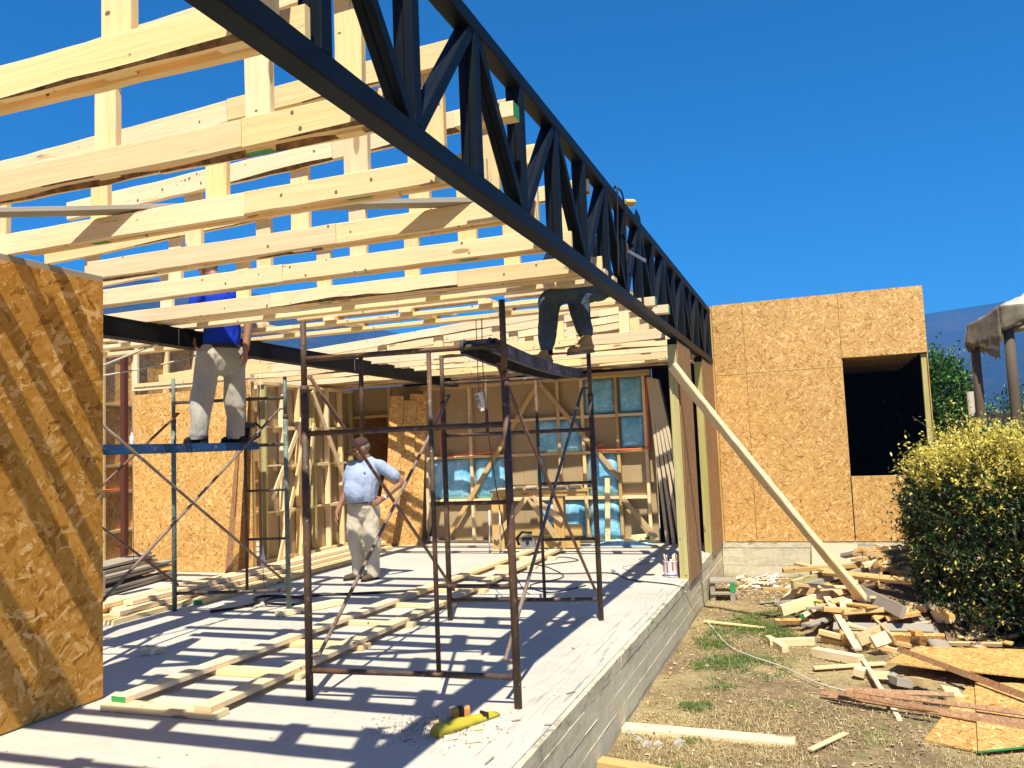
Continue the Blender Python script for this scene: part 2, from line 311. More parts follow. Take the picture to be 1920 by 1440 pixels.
# ------------------------------------------------------------------ mesh helpers
class MB:
    def __init__(s): s.v = []; s.f = []; s.uv = []; s.mi = []; s.sm = []
    def face(s, idx, uvs, mi=0, sm=False): s.f.append(idx); s.uv.append(uvs); s.mi.append(mi); s.sm.append(sm)
    def board(s, p0, p1, side, w, t, n=1, jw=0.0, jt=0.0, ch=0.0025, mi=0, end_mi=None, taper=None, bow=0.0, wane=0.0, wane_mi=None):
        """a sawn board from p0 to p1 (centre line), w along side, t across; n segments with uneven edges"""
        p0, p1 = V(p0), V(p1); L = (p1-p0); ln = L.length; L.normalize()
        side = V(side); side = (side - L*side.dot(L)).normalized(); nr = L.cross(side)
        u0, v0 = rng.uniform(0, 30), rng.uniform(0, 30); base = len(s.v); ch = min(ch, t*0.3, w*0.3)
        prof = [(-1, -1, 0, 1), (-1, -1, 1, 0), (1, -1, -1, 0), (1, -1, 0, 1), (1, 1, 0, -1), (1, 1, -1, 0), (-1, 1, 1, 0), (-1, 1, 0, -1)]
        wo = rng.uniform(0, 99); wn = [max(0.0, noise.noise(V((wo+k*ln/n*1.1, 0, 0)))+0.12)*wane*(0.75+0.5*rng.random()) for k in range(n+1)] if wane else [0.0]*(n+1)
        ja = [[rng.uniform(-1, 1) for _ in range(3)] for _ in range(n+1)]
        for k in range(n+1):
            a = k/n; c = p0 + (p1-p0)*a + nr*(bow*math.sin(math.pi*a))
            ww = w*(1 + (taper-1)*a) if taper else w
            lo = -ww/2 + jw*ja[k][0]*0.9; hi = ww/2 + jw*ja[k][1]*0.7; tt = t/2 + jt*ja[k][2]
            for qi, (sx, sy, cx, cy) in enumerate(prof):
                e = ch + (min(wn[k], t*0.7) if qi == 7 else wn[k]*1.3 if qi == 6 else 0.0)
                x = (lo if sx < 0 else hi) + cx*e; y = sy*tt + cy*e
                s.v.append(c + side*x + nr*y)
        per = [0, ch, w-ch, w, w+t-ch, w+t, 2*w+t, 2*w+t+ch, 2*(w+t)]
        for k in range(n):
            ua, ub = u0+ln*k/n, u0+ln*(k+1)/n
            for j in range(8):
                j2 = (j+1) % 8; a0 = base+8*k+j; a1 = base+8*k+j2
                s.face((a0, a1, a1+8, a0+8), ((ua, v0+per[j]), (ua, v0+per[j+1]), (ub, v0+per[j+1]), (ub, v0+per[j])), wane_mi if (j == 6 and wane and wn[k]+wn[k+1] > 0.004) else mi)
        e = mi if end_mi is None else end_mi
        uvc = [(u0+x*w*0.3, v0+y*t) for x, y in ((0, 0), (.1, 0), (.9, 0), (1, 0), (1, 1), (.9, 1), (.1, 1), (0, 1))]
        s.face(tuple(base+j for j in reversed(range(8))), tuple(reversed(uvc)), e)
        s.face(tuple(base+8*n+j for j in range(8)), tuple(uvc), mi)
        return s
    def box(s, x0, x1, y0, y1, z0, z1, **k):
        d = (x1-x0, y1-y0, z1-z0); o = sorted(range(3), key=lambda i: -d[i]); ax = [V((1, 0, 0)), V((0, 1, 0)), V((0, 0, 1))]
        c = V(((x0+x1)/2, (y0+y1)/2, (z0+z1)/2)); L = ax[o[0]]*(d[o[0]]/2)
        return s.board(c-L, c+L, ax[o[1]], d[o[1]], d[o[2]], **k)
    def tube(s, pts, r, n=10, mi=0, cap=True, sm=True):
        pts = [V(p) for p in pts]; rs = r if isinstance(r, (list, tuple)) else [r]*len(pts); base = len(s.v); m = len(pts)
        up = None; acc = 0
        for k in range(m):
            d = (pts[min(k+1, m-1)] - pts[max(k-1, 0)])
            d = d.normalized() if d.length > 1e-9 else V((0, 0, 1))
            if up is None: up = V((0, 0, 1)) if abs(d.z) < 0.9 else V((1, 0, 0))
            x = (up - d*up.dot(d)).normalized(); y = d.cross(x); up = x
            for j in range(n):
                a = 2*math.pi*j/n; s.v.append(pts[k] + (x*math.cos(a) + y*math.sin(a))*rs[k])
        for k in range(m-1):
            l = (pts[k+1]-pts[k]).length
            for j in range(n):
                j2 = (j+1) % n; a0 = base+n*k+j; a1 = base+n*k+j2
                s.face((a0, a1, a1+n, a0+n), ((acc, j/n*.2), (acc, (j+1)/n*.2), (acc+l, (j+1)/n*.2), (acc+l, j/n*.2)), mi, sm)
            acc += l
        if cap:
            s.face(tuple(base+j for j in reversed(range(n))), ((0, 0),)*n, mi); s.face(tuple(base+n*(m-1)+j for j in range(n)), ((0, 0),)*n, mi)
        return s
    def lathe(s, prof, c=(0, 0, 0), n=16, mi=0, sm=True):
        c = V(c); base = len(s.v); m = len(prof)
        for r, z in prof:
            for j in range(n):
                a = 2*math.pi*j/n; s.v.append(c + V((r*math.cos(a), r*math.sin(a), z)))
        for k in range(m-1):
            for j in range(n):
                j2 = (j+1) % n; a0 = base+n*k+j; a1 = base+n*k+j2
                s.face((a0, a1, a1+n, a0+n), ((j/n, k/m), ((j+1)/n, k/m), ((j+1)/n, (k+1)/m), (j/n, (k+1)/m)), mi, sm)
        if prof[0][0] > 1e-6: s.face(tuple(base+j for j in reversed(range(n))), ((0, 0),)*n, mi)
        if prof[-1][0] > 1e-6: s.face(tuple(base+n*(m-1)+j for j in range(n)), ((0, 0),)*n, mi)
        return s
    def prism(s, poly, axis, d, mi=0):
        """extrude a polygon (list of 3-D points) by vector d"""
        base = len(s.v); m = len(poly); d = V(d)
        for p in poly: s.v.append(V(p))
        for p in poly: s.v.append(V(p)+d)
        uv = [(p[(axis+1) % 3], p[(axis+2) % 3]) for p in poly]
        s.face(tuple(range(base, base+m)), tuple(uv), mi); s.face(tuple(reversed(range(base+m, base+2*m))), tuple(reversed(uv)), mi)
        for j in range(m):
            j2 = (j+1) % m; l = (V(poly[j2])-V(poly[j])).length
            s.face((base+j, base+m+j, base+m+j2, base+j2), ((0, 0), (0, d.length), (l, d.length), (l, 0)), mi)
        return s

def link_mesh(name, verts, faces, uvs, mats, mi, sm, fix=True):
    me = bpy.data.meshes.new(name); me.from_pydata([tuple(v) for v in verts], [], faces)
    for m in mats: me.materials.append(m)
    uvl = me.uv_layers.new(name='UVMap'); flat = []
    for u in uvs:
        for a in u: flat.extend(a)
    uvl.data.foreach_set('uv', flat)
    me.polygons.foreach_set('material_index', mi); me.polygons.foreach_set('use_smooth', sm)
    if fix:
        bm = bmesh.new(); bm.from_mesh(me); bmesh.ops.recalc_face_normals(bm, faces=bm.faces); bm.to_mesh(me); bm.free()
    me.update(); return me

def tag(o, label=None, cat=None, group=None, kind=None):
    for k, v in (('label', label), ('category', cat), ('group', group), ('kind', kind)):
        if v: o[k] = v
    return o

def thing(name, label, cat, loc, group=None):
    o = bpy.data.objects.new(name, None); COL.objects.link(o); o.location = loc; o.empty_display_size = 0.2
    return tag(o, label, cat, group)

def wloc(o):
    l = V((0, 0, 0))
    while o: l += o.location; o = o.parent
    return l

def obj(name, mb, mats, parent=None, label=None, cat=None, group=None, kind=None, fix=True, loc=None):
    """mb holds world coordinates; the object gets its origin at its own base (or its parent's frame)"""
    if not isinstance(mats, (list, tuple)): mats = [mats]
    xs = [v[0] for v in mb.v]; ys = [v[1] for v in mb.v]; zs = [v[2] for v in mb.v]
    c = V(loc) if loc is not None else V(((min(xs)+max(xs))/2, (min(ys)+max(ys))/2, min(zs)))
    me = link_mesh(name, [V(v)-c for v in mb.v], mb.f, mb.uv, mats, mb.mi, mb.sm, fix)
    o = bpy.data.objects.new(name, me); COL.objects.link(o)
    if parent: o.parent = parent; o.location = c - wloc(parent)
    else: o.location = c
    return tag(o, label, cat, group, kind)

def part_board(parent, name, mat, *a, **k): return obj(name, MB().board(*a, **k), mat, parent)
def part_box(parent, name, mat, *a, **k): return obj(name, MB().box(*a, **k), mat, parent)

X3, Y3, Z3 = V((1, 0, 0)), V((0, 1, 0)), V((0, 0, 1))
GZ = -0.50

# ------------------------------------------------------------------ setting: ground, hills, slab, foundation
def ground_h(x, y):
    h = GZ + 0.025*noise.noise(V((x*0.9, y*0.9, 0))) + 0.012*noise.noise(V((x*4, y*4, 3)))
    return h
xs = [-6000, -2500, -1000, -400, -150, -60, -30, -20] + [-3+0.09*i for i in range(75)] + [3.9, 4.3, 5, 6.5, 9, 14, 25, 60, 150, 400, 1000, 2500, 6000]
ys = [-6000, -2500, -1000, -300, -100, -30, -8, -2, 1, 2.5] + [3.4+0.09*i for i in range(110)] + [13.6, 14.2, 15, 17, 20, 26, 40, 80, 200, 500, 1200, 2500, 6000]
mb = MB()
for y in ys:
    for x in xs: mb.v.append(V((x, y, ground_h(x, y) if abs(x) < 20 and -5 < y < 30 else GZ)))
nx = len(xs)
for j in range(len(ys)-1):
    for i in range(nx-1):
        a = j*nx+i; mb.face((a, a+1, a+1+nx, a+nx), ((0, 0), (1, 0), (1, 1), (0, 1)), 0, True)
obj('ground', mb, GROUND, kind='structure', fix=False, loc=(0, 0, 0))

# ridge of wooded hills all round, 1.4 to 3.2 km away
mb = MB(); NA, NR = 360, 26
def ridge_el(az):
    pts = [(-180, 8.5), (-120, 10), (-70, 12.2), (-43.4, 11.9), (-37.4, 11.2), (-33, 10.0), (-28.9, 8.7), (-24, 7.3), (-15, 6.6), (0, 7.1), (7.3, 7.55), (10.7, 7.75), (16, 8.4), (30, 9.2), (70, 8.2), (120, 7.8), (180, 8.5)]
    for (a0, e0), (a1, e1) in zip(pts, pts[1:]):
        if a0 <= az <= a1: f = (az-a0)/(a1-a0); return e0+(e1-e0)*f
    return 8.5
for k in range(NR+1):
    f = k/NR
    for i in range(NA):
        az = -180 + i; a = math.radians(az)
        top = 257.0; dr_ = 255.0/math.tan(math.radians(ridge_el(az))); d = dr_*(0.45+0.55*f)
        z = top*(f**1.25)
        nz = noise.noise(V((math.sin(a)*8, math.cos(a)*8, f*4)))*0.10 + noise.noise(V((math.sin(a)*26, math.cos(a)*26, f*9)))*0.045 + noise.noise(V((math.sin(a)*70, math.cos(a)*70, f*17)))*0.016
        z *= 1 + nz*(1.0 if f < 1 else 0.22)
        dd = d*(1+(0.05 if f < 1 else 0.0)*noise.noise(V((math.sin(a)*15, math.cos(a)*15, f*6+20))))
        mb.v.append(V((math.sin(a)*dd, math.cos(a)*dd, -1.3 + z)))
for k in range(NR):
    for i in range(NA):
        i2 = (i+1) % NA; mb.face((k*NA+i, k*NA+i2, (k+1)*NA+i2, (k+1)*NA+i), ((0, 0), (1, 0), (1, 1), (0, 1)), 0, True)
obj('hills', mb, HILL, kind='structure', fix=False, loc=(0, 0, 0))

# house slab: top sheet and board-marked edge
def slab_piece(name, x0, x1, y0, y1, front_x=None, front_y=None):
    mb = MB(); mb.board((x0, (y0+y1)/2, -0.30), (x1, (y0+y1)/2, -0.30), Y3, y1-y0, 0.6, mi=0, ch=0.004)
    return obj(name, mb, [SLAB_TOP], kind='structure')
slab_piece('slab', -15.0, -1.40, -3.0, 17.0)
def formwork_face(name, pts_dir, along0, along1, plane, axis, outward):
    """concrete edge cast against boards: courses of uneven depth with thin fins between"""
    mb = MB(); zs = [(-0.0865, -0.002), (-0.2165, -0.0875), (-0.3365, -0.2175), (-0.4565, -0.3375), (-0.64, -0.4575)]
    for z0, z1 in zs:
        dpt = rng.uniform(0.0335, 0.037); a = along0
        while a < along1 - 0.05:
            b = min(along1, a + rng.uniform(3.4, 5.4)); d2 = dpt + rng.uniform(-0.002, 0.002); p = plane
            n = max(2, int((b-a)/0.12))
            if axis == 'x': c0, c1 = V((p+outward*d2/2, a, (z0+z1)/2)), V((p+outward*d2/2, b-0.003, (z0+z1)/2))
            else: c0, c1 = V((a, p+outward*d2/2, (z0+z1)/2)), V((b-0.003, p+outward*d2/2, (z0+z1)/2))
            mb.board(c0, c1, Z3, z1-z0, d2, n=n, jw=0.0004, jt=0.0012, ch=0.0018)
            a = b
    q = plane + outward*0.0145
    if axis == 'x': mb.board((q, along0, -0.322), (q, along1, -0.322), Z3, 0.636, 0.029, ch=0.001)
    else: mb.board((along0, q, -0.322), (along1, q, -0.322), Z3, 0.636, 0.029, ch=0.001)
    for z in (-0.087, -0.217, -0.337, -0.457):
        for a in [along0 + i*0.37 for i in range(int((along1-along0)/0.37))]:
            if rng.random() < 0.22:
                q = plane + outward*0.036; l = rng.uniform(0.2, 0.37)
                if axis == 'x': mb.board((q, a, z), (q, a+l, z), Z3, 0.0022, 0.006, ch=0.0006)
                else: mb.board((a, q, z), (a+l, q, z), Z3, 0.0022, 0.006, ch=0.0006)
    return obj(name, mb, SLAB_SIDE, kind='structure')
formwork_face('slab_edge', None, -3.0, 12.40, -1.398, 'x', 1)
mb = MB(); mb.box(-1.36, 3.0, 12.46, 17.0, -0.62, -0.003, ch=0.004)
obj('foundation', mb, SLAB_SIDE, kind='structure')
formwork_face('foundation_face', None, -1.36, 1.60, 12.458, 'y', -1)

# ------------------------------------------------------------------ house with OSB sheathing (right)
def osb_sheet(parent, name, x0, x1, z0, z1, y, mat=OSB, vertical=True):
    side = X3 if vertical else Z3
    mb = MB()
    if z1-z0 > x1-x0: mb.board(((x0+x1)/2, y, z0), ((x0+x1)/2, y, z1), X3, x1-x0, 0.011, ch=0.001)
    else: mb.board((x0, y, (z0+z1)/2), (x1, y, (z0+z1)/2), Z3, z1-z0, 0.011, ch=0.001)
    return obj(name, mb, mat, parent)
h = thing('osb_house', 'flat roofed house corner sheathed in OSB with a dark square window opening', 'building', (0.1, 14, 0))
g = 0.0022
for i, (x0, x1, z0, z1) in enumerate([(-1.313, -0.865, 0.0, 1.30), (-1.313, -0.865, 1.30, 2.43), (-1.313, -0.865, 2.43, 3.490),
                         (-0.865, 0.445, 0.0, 2.44), (-0.865, 0.445, 2.44, 3.492), (0.445, 1.538, 2.565, 3.495), (0.455, 1.538, 0.0, 0.900)]):
    osb_sheet(h, 'osb_panel', x0+g, x1-g, z0+g, z1-g, 12.418 - 0.0015*(i % 3))
part_box(h, 'corner_post', TREATED, 1.455, 1.527, 12.45, 12.53, 0.90, 2.55)
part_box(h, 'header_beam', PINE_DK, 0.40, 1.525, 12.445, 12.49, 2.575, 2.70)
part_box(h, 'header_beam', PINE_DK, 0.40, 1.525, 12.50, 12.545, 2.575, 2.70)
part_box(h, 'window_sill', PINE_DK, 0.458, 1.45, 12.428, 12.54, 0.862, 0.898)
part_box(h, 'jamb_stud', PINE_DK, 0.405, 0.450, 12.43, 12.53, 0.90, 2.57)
part_box(h, 'side_wall', OSB, 1.528, 1.539, 12.428, 16.4, 0.0, 3.49)
part_box(h, 'shade_lining', SHADE_BLACK, 1.5225, 1.5265, 12.56, 16.38, 0.016, 2.70)  # thin black sheet over the OSB wall, room shade in its colour
part_box(h, 'back_wall', SHADE_BLACK, -1.30, 1.53, 16.40, 16.412, 0.0, 3.49)
part_box(h, 'inner_wall', SHADE_BLACK, -1.312, -1.300, 12.60, 16.4, 0.0, 3.45)
part_box(h, 'end_stud', PINE_DK, -1.352, -1.316, 12.432, 12.52, -0.0005, 3.48)
part_box(h, 'ceiling', SHADE_BLACK, -1.30, 1.52, 12.44, 16.4, 2.72, 2.732)
part_box(h, 'roof', OSB, -1.31, 1.537, 12.425, 16.41, 3.470, 3.482)
part_box(h, 'floor', SHADE_BLACK, -1.30, 1.52, 12.56, 16.4, 0.002, 0.014)
for k in range(7):
    y = 12.75 + k*0.5; part_box(h, 'ceiling_joist', PINE_DK, -1.28, 1.5, y, y+0.04, 2.58, 2.715)
part_box(h, 'sill_plate', PINE_OLD, -1.31, 1.53, 12.428, 12.53, -0.0005, 0.03)

# ------------------------------------------------------------------ wall pieces under the girder
wp = thing('wall_pier', 'narrow treated stud pier with OSB strip at the slab edge, nearer one', 'wall', (-1.40, 9.5, 0), 'stud piers along the slab edge')
part_box(wp, 'stud', TREATED, -1.452, -1.356, 9.02, 9.065, 0.0, 2.545)
part_box(wp, 'stud', TREATED, -1.452, -1.356, 9.96, 10.005, 0.04, 2.545)
part_box(wp, 'top_plate', TREATED, -1.452, -1.356, 9.07, 9.955, 2.50, 2.545)
part_box(wp, 'bottom_plate', TREATED, -1.452, -1.356, 9.07, 9.955, 0.0, 0.04)
part_box(wp, 'osb_panel', OSB_RED, -1.352, -1.341, 9.035, 10.01, -0.045, 2.585)
wp2 = thing('wall_pier', 'narrow treated stud pier with OSB strip at the slab edge, next to the house', 'wall', (-1.40, 11.3, 0), 'stud piers along the slab edge')
part_box(wp2, 'stud', TREATED, -1.452, -1.356, 11.18, 11.225, 0.0, 2.545)
part_box(wp2, 'stud', TREATED, -1.452, -1.356, 11.9, 11.945, 0.0, 2.545)
part_box(wp2, 'osb_panel', OSB_RED, -1.353, -1.342, 11.19, 12.428, -0.02, 2.585)
part_box(wp2, 'top_plate', TREATED, -1.452, -1.356, 11.23, 12.38, 2.50, 2.545)

# near left wall: OSB sheet on studs
nw = thing('sheathed_wall', 'large OSB wall panel with stripes of shadow at the left edge', 'wall', (-4.35, 2.6, 0))
part_box(nw, 'osb_panel', OSB_BIG, -4.306, -4.295, 1.62, 4.046, 0.012, 2.655)
part_box(nw, 'osb_panel', OSB_BIG, -4.306, -4.295, -0.8, 1.617, 0.012, 2.655)
part_box(nw, 'top_plate', PINE_OLD, -4.405, -4.308, -0.8, 4.05, 2.652, 2.698)
part_box(nw, 'bottom_plate', TREATED, -4.405, -4.308, -0.8, 4.04, 0.0, 0.045)
for y in (-0.75, -0.15, 0.45, 1.05, 1.62, 2.25, 2.85, 3.45, 3.995): part_box(nw, 'stud', PINE, -4.405, -4.308, y, y+0.045, 0.046, 2.650)

# ------------------------------------------------------------------ steel lattice girder
gd = thing('lattice_girder', 'long blue-black steel lattice girder spanning overhead to the OSB house', 'girder', (-1.375, 6, 2.61))
def channel(mb, p0, p1, w_dir, w, d, th=0.006, lip=0.0, mi=0):
    """C section: web of width w, flanges of depth d (box with an open back)"""
    p0, p1 = V(p0), V(p1); L = (p1-p0).normalized(); wd = V(w_dir); wd = (wd - L*wd.dot(L)).normalized(); nr = L.cross(wd)
    mb.board(p0+nr*(d/2), p1+nr*(d/2), wd, w, th, mi=mi, ch=0.001)
    for s_ in (-1, 1): mb.board(p0+wd*(s_*(w/2-th/2)), p1+wd*(s_*(w/2-th/2)), nr, d-th*0.6, th, mi=mi, ch=0.001)
mb = MB(); mb.box(-1.42, -1.33, -2.6, 12.40, 2.612, 2.700, ch=0.006); obj('bottom_chord', mb, STEEL, gd)
mb = MB(); mb.box(-1.42, -1.33, -2.6, 12.40, 3.372, 3.448, ch=0.006); obj('top_chord', mb, STEEL, gd)
node0, dn = 2.735, 0.628
for k in range(-8, 16):
    y = node0 + dn*k
    if y > 12.2: break
    mb = MB()
    for s_ in (-1, 1): mb.board((-1.375+s_*0.0215, y, 2.701), (-1.375+s_*0.0215, y, 3.371), X3, 0.041, 0.066, ch=0.004)
    obj('vertical_strut', mb, STEEL, gd)
    y2 = y + dn
    if y2 > 12.3: break
    up = (k % 2 == 0)
    a, b = ((y+0.03, 2.702), (y2-0.04, 3.370)) if up else ((y+0.04, 3.370), (y2-0.03, 2.702))
    mb = MB()
    for s_ in (-1, 1): mb.board((-1.375+s_*0.019, a[0], a[1]), (-1.375+s_*0.019, b[0], b[1]), X3, 0.037, 0.058, ch=0.004)
    obj('diagonal_strut', mb, STEEL, gd)
mb = MB(); mb.box(-1.415, -1.335, 12.33, 12.39, 2.701, 3.371, ch=0.004); obj('end_post', mb, STEEL, gd)
mb = MB(); mb.box(-1.452, -1.348, 9.03, 9.12, 2.546, 2.611, ch=0.002); obj('bearing_plate', mb, BEAM_STEEL, gd)
mb = MB(); mb.box(-1.452, -1.348, 11.19, 11.30, 2.546, 2.611, ch=0.002); obj('bearing_plate', mb, BEAM_STEEL, gd)
for yy in (7.05,): 
    mb = MB(); mb.prism([(-1.335, yy-0.10, 3.449), (-1.335, yy+0.17, 3.449), (-1.335, yy+0.15, 3.50), (-1.335, yy-0.02, 3.53)], 0, (-0.006, 0, 0)); obj('gusset_plate', mb, STEEL, gd)
# steel I beam along the left of the roof
bl = thing('steel_beam', 'black steel I-beam carrying the left ends of the roof trusses', 'beam', (-5.48, 8, 2.53))
mb = MB(); mb.box(-5.405, -5.40, 4.3, 12.35, 2.541, 2.684, ch=0.001)
mb.box(-5.54, -5.395, 4.3, 12.35, 2.685, 2.697, ch=0.002); mb.box(-5.54, -5.395, 4.3, 12.35, 2.530, 2.540, ch=0.002)
obj('i_section', mb, BEAM_STEEL, bl)
for y in (5.93, 9.0):
    mb = MB(); mb.box(-5.5, -5.3985, y, y+0.012, 2.542, 2.683, ch=0.001); obj('stiffener_plate', mb, GREY_METAL, bl)
part_box(bl, 'column', BEAM_STEEL, -5.53, -5.43, 4.31, 4.41, 0.0, 2.528)

# ------------------------------------------------------------------ roof trusses
def top_z(x, zr=3.440, sl=0.037): return zr + sl*(x+1.4)
TIES = [-2.03-0.806*k for k in range(9)]
def roof_truss(Y, xl, label, zb=2.702, zr=3.385, sl=0.040, double=True, xr=-1.345, jag=0.0035, group='timber roof trusses', tmin=None):
    t = thing('roof_truss', label, 'roof truss', ((xl+xr)/2, Y, zb), group)
    hb = 0.122
    def chord(name, y0, th, x0, x1, z_at, h, n):
        """board with its long wavy edges, built from several lengths"""
        cuts = [x0]; 
        while cuts[-1] < x1 - 2.6: cuts.append(cuts[-1] + rng.uniform(1.6, 2.6))
        cuts.append(x1)
        for a, b in zip(cuts, cuts[1:]):
            if b - a < 0.08: continue
            za, zb_ = z_at(a)+rng.uniform(-.004, .004), z_at(b)+rng.uniform(-.004, .004)
            yy = y0 + rng.uniform(-0.002, 0.002)
            obj(name, MB().board((a+0.0015, yy+th/2, za), (b-0.0015, yy+th/2, zb_), Z3, h*rng.uniform(0.94, 1.03), th, n=max(3, int((b-a)/0.15)), jw=jag*rng.uniform(0.3, 1.3), jt=0.001, ch=0.003, wane=rng.choice((0, 0, 0, .02, .03, .05)), wane_mi=1), [PINE, BARK_EDGE], t)
    chord('bottom_chord', Y, 0.036, xl, xr-0.06, lambda x: zb+hb/2, hb, 1)
    if double: chord('bottom_chord', Y+0.078, 0.030, xl+rng.uniform(0.0, 0.3), xr, lambda x: zb+hb/2-0.004, hb*0.92, 1)
    chord('top_chord', Y, 0.036, xl-rng.uniform(0.0, 0.25), xr-0.05, lambda x: top_z(x, zr, sl)-hb/2, hb, 1)
    for i, x in enumerate([-1.60]+TIES):
        if x < xl+0.06 or (tmin and x < tmin): continue
        xx = x + rng.uniform(-0.02, 0.02); ww = rng.uniform(0.118, 0.134)
        z1 = top_z(xx, zr, sl) - rng.uniform(0.0, 0.02) + (0.03 if i == 0 else 0); z0 = zb + rng.uniform(-0.012, 0.02)
        green = rng.random() < 0.25
        obj('tie', MB().board((xx, Y+0.0575, z0), (xx+rng.uniform(-.006, .006), Y+0.0575, z1), X3, ww, 0.037, n=4, jw=0.0025, ch=0.003, end_mi=1 if green else 0), [PINE, GREEN_END], t)
    return t
ordw = ['nearest', 'second', 'third', 'fourth', 'fifth', 'sixth']
for Y, xl in ((0.54, -4.62), (1.24, -4.62)):
    roof_truss(Y, xl, 'pine roof truss overhead, nearer than those in the photo, seen by its shadow' if Y < 1 else 'pine roof truss overhead at the top edge, its shadow lying on the slab')
for i, (Y, xl) in enumerate([(1.93, -4.60), (2.635, -4.56), (3.375, -4.52), (4.095, -4.49), (4.80, -5.50), (5.59, -6.02)]):
    roof_truss(Y, xl, '%s pine roof truss from the camera, hung between wall and steel girder' % ordw[i], jag=0.0035)
# two trusses still lying flat
def flat_truss(Y0, Y1, z, xl, label, ties, xr=-1.34):
    t = thing('flat_roof_truss', label, 'roof truss', ((xl+xr)/2, Y0, z), 'roof trusses lying flat')
    for y, dz in ((Y0, 0), (Y1, 0)):
        cuts = [xl, xl+rng.uniform(1.8, 2.8)]
        while cuts[-1] < xr-2.8: cuts.append(cuts[-1]+rng.uniform(1.8, 2.2))
        if cuts[-1] > xr-.5: cuts.pop()
        cuts.append(xr)
        for a, b in zip(cuts, cuts[1:]):
            obj('chord', MB().board((a+.002, y, z+0.02), (b-.002, y, z+0.02+rng.uniform(-.003, .003)), Y3, 0.115, 0.036, n=8, jw=0.004, jt=0.002), PINE, t)
            a2 = a + rng.uniform(0.02, 0.2)*min(1, b-a); obj('chord', MB().board((a2, y, z+0.094), (max(min(a2+.3, b), b-rng.uniform(0, .4)), y, z+0.094), Y3, 0.115, 0.034, n=8, jw=0.004, jt=0.002), PINE, t)
    for x in ties:
        obj('tie', MB().board((x, Y0-0.10, z+0.057), (x+0.01, Y1+0.06, z+0.057), X3, 0.125, 0.036, n=3, jw=0.002), PINE, t)
flat_truss(5.80, 6.08, 2.702, -6.6, 'pine roof truss lying flat, still unraised, beside the seated worker', [-2.03, -2.86, -3.66, -4.47, -5.2, -6.1, -6.9, -7.7])
flat_truss(6.66, 7.12, 2.702, -8.9, 'second pine roof truss lying flat, behind the seated worker', [-1.9, -2.62, -3.4, -4.2, -5.0, -5.9, -6.7, -7.5, -8.3])
# the finished back bay
back_l = ['foremost', 'second', 'third', 'fourth', 'fifth', 'sixth', 'hindmost']
for i, (Y, xl, zr, sl) in enumerate([(9.42, -8.85, 3.27, 0.068), (10.06, -8.7, 3.28, 0.066), (10.66, -8.6, 3.28, 0.064), (11.22, -8.75, 3.28, 0.063), (11.60, -8.5, 3.28, 0.06), (11.94, -8.6, 3.29, 0.06), (12.24, -8.6, 3.29, 0.06)]):
    roof_truss(Y, xl, '%s roof truss of the close-set back bay above the blue insulation' % back_l[i], zb=2.66 if i < 3 else 2.625, zr=zr, sl=sl, double=False, xr=-1.48, group='roof trusses of the back bay')
# long weathered plank laid across the trusses
obj('weathered_plank', MB().board((-4.6, 2.88, 2.843), (-1.66, 4.16, 2.843), Y3, 0.10, 0.028, n=10, jw=0.003, jt=0.001), PINE_OLD, label='grey weathered plank lying across the third and fourth roof trusses', cat='plank')
# block ends and offcuts seen in the girder
for nm, y, x0, x1, z, lab in (('timber_block', 3.785, -1.62, -1.30, 3.155, 'pine block with green end poking through the steel girder'),
                              ('timber_block', 7.22, -1.52, -1.24, 2.722, 'pine block on the girder bottom chord, left of the pair by the sky gap'),
                              ('timber_block', 7.70, -1.50, -1.20, 2.722, 'pine block with green end on the girder bottom chord, right of the pair')):
    obj(nm, MB().board((x1, y, z), (x0, y, z), Z3, 0.08, 0.09, ch=0.003, end_mi=1), [PINE, GREEN_END], label=lab, cat='timber', group='timber blocks in the girder')

# unseen OSB deck added for shade over rear trusses; dark strip below them
rd = thing('added_roof_sheathing', 'unseen strip of OSB roof sheathing added over the hindmost roof trusses for shade', 'roof sheathing', (-5, 11.9, 3.0))
for x0, x1 in ((-8.7, -6.3), (-6.295, -3.86), (-3.855, -1.46)):
    obj('osb_panel', MB().board((x0, 11.88, top_z(x0, 3.30, .0615)+.012), (x1, 11.88, top_z(x1, 3.30, .0615)+.012), Y3, 1.22, .011, ch=.001), OSB, rd)  # panels of the added, unseen roof deck
obj('dark_strip', MB().box(-6.4, -1.50, 12.20, 12.32, 2.597, 2.622), BEAM_STEEL, label='thin dark strip along the top of the rear stud wall', cat='beam')

# ------------------------------------------------------------------ rear stud wall with insulation
rw = thing('stud_wall', 'rear timber stud wall with tan backing and blue insulation batts', 'wall', (-4.2, 12.3, 0))
yf, yb = 12.22, 12.31
RX = [-6.02, -5.62, -5.22, -4.58, -4.10, -3.72, -3.33, -2.79, -2.36]
part_box(rw, 'backing_board', FIBER, -6.1, -4.35, yb+0.004, yb+0.016, 0.0, 2.60)
part_box(rw, 'backing_board', FIBER, -4.347, -2.25, yb+0.004, yb+0.016, 0.0, 2.60)
part_box(rw, 'top_plate', PINE_DK, -6.1, -2.25, yf, yb, 2.50, 2.545); part_box(rw, 'top_plate', PINE_DK, -6.1, -2.25, yf, yb, 2.548, 2.593)
part_box(rw, 'bottom_plate', PINE, -6.1, -2.25, yf, yb, 0.0, 0.045)
ROWS = [0.68, 1.375, 1.925]
for i, x in enumerate(RX):
    z0 = 0.047
    if x in (-5.62, -4.10): continue
    part_box(rw, 'stud', PINE_DK if i % 2 else PINE, x-0.024, x+0.024, yf+0.002, yb-0.002, z0, 2.498)
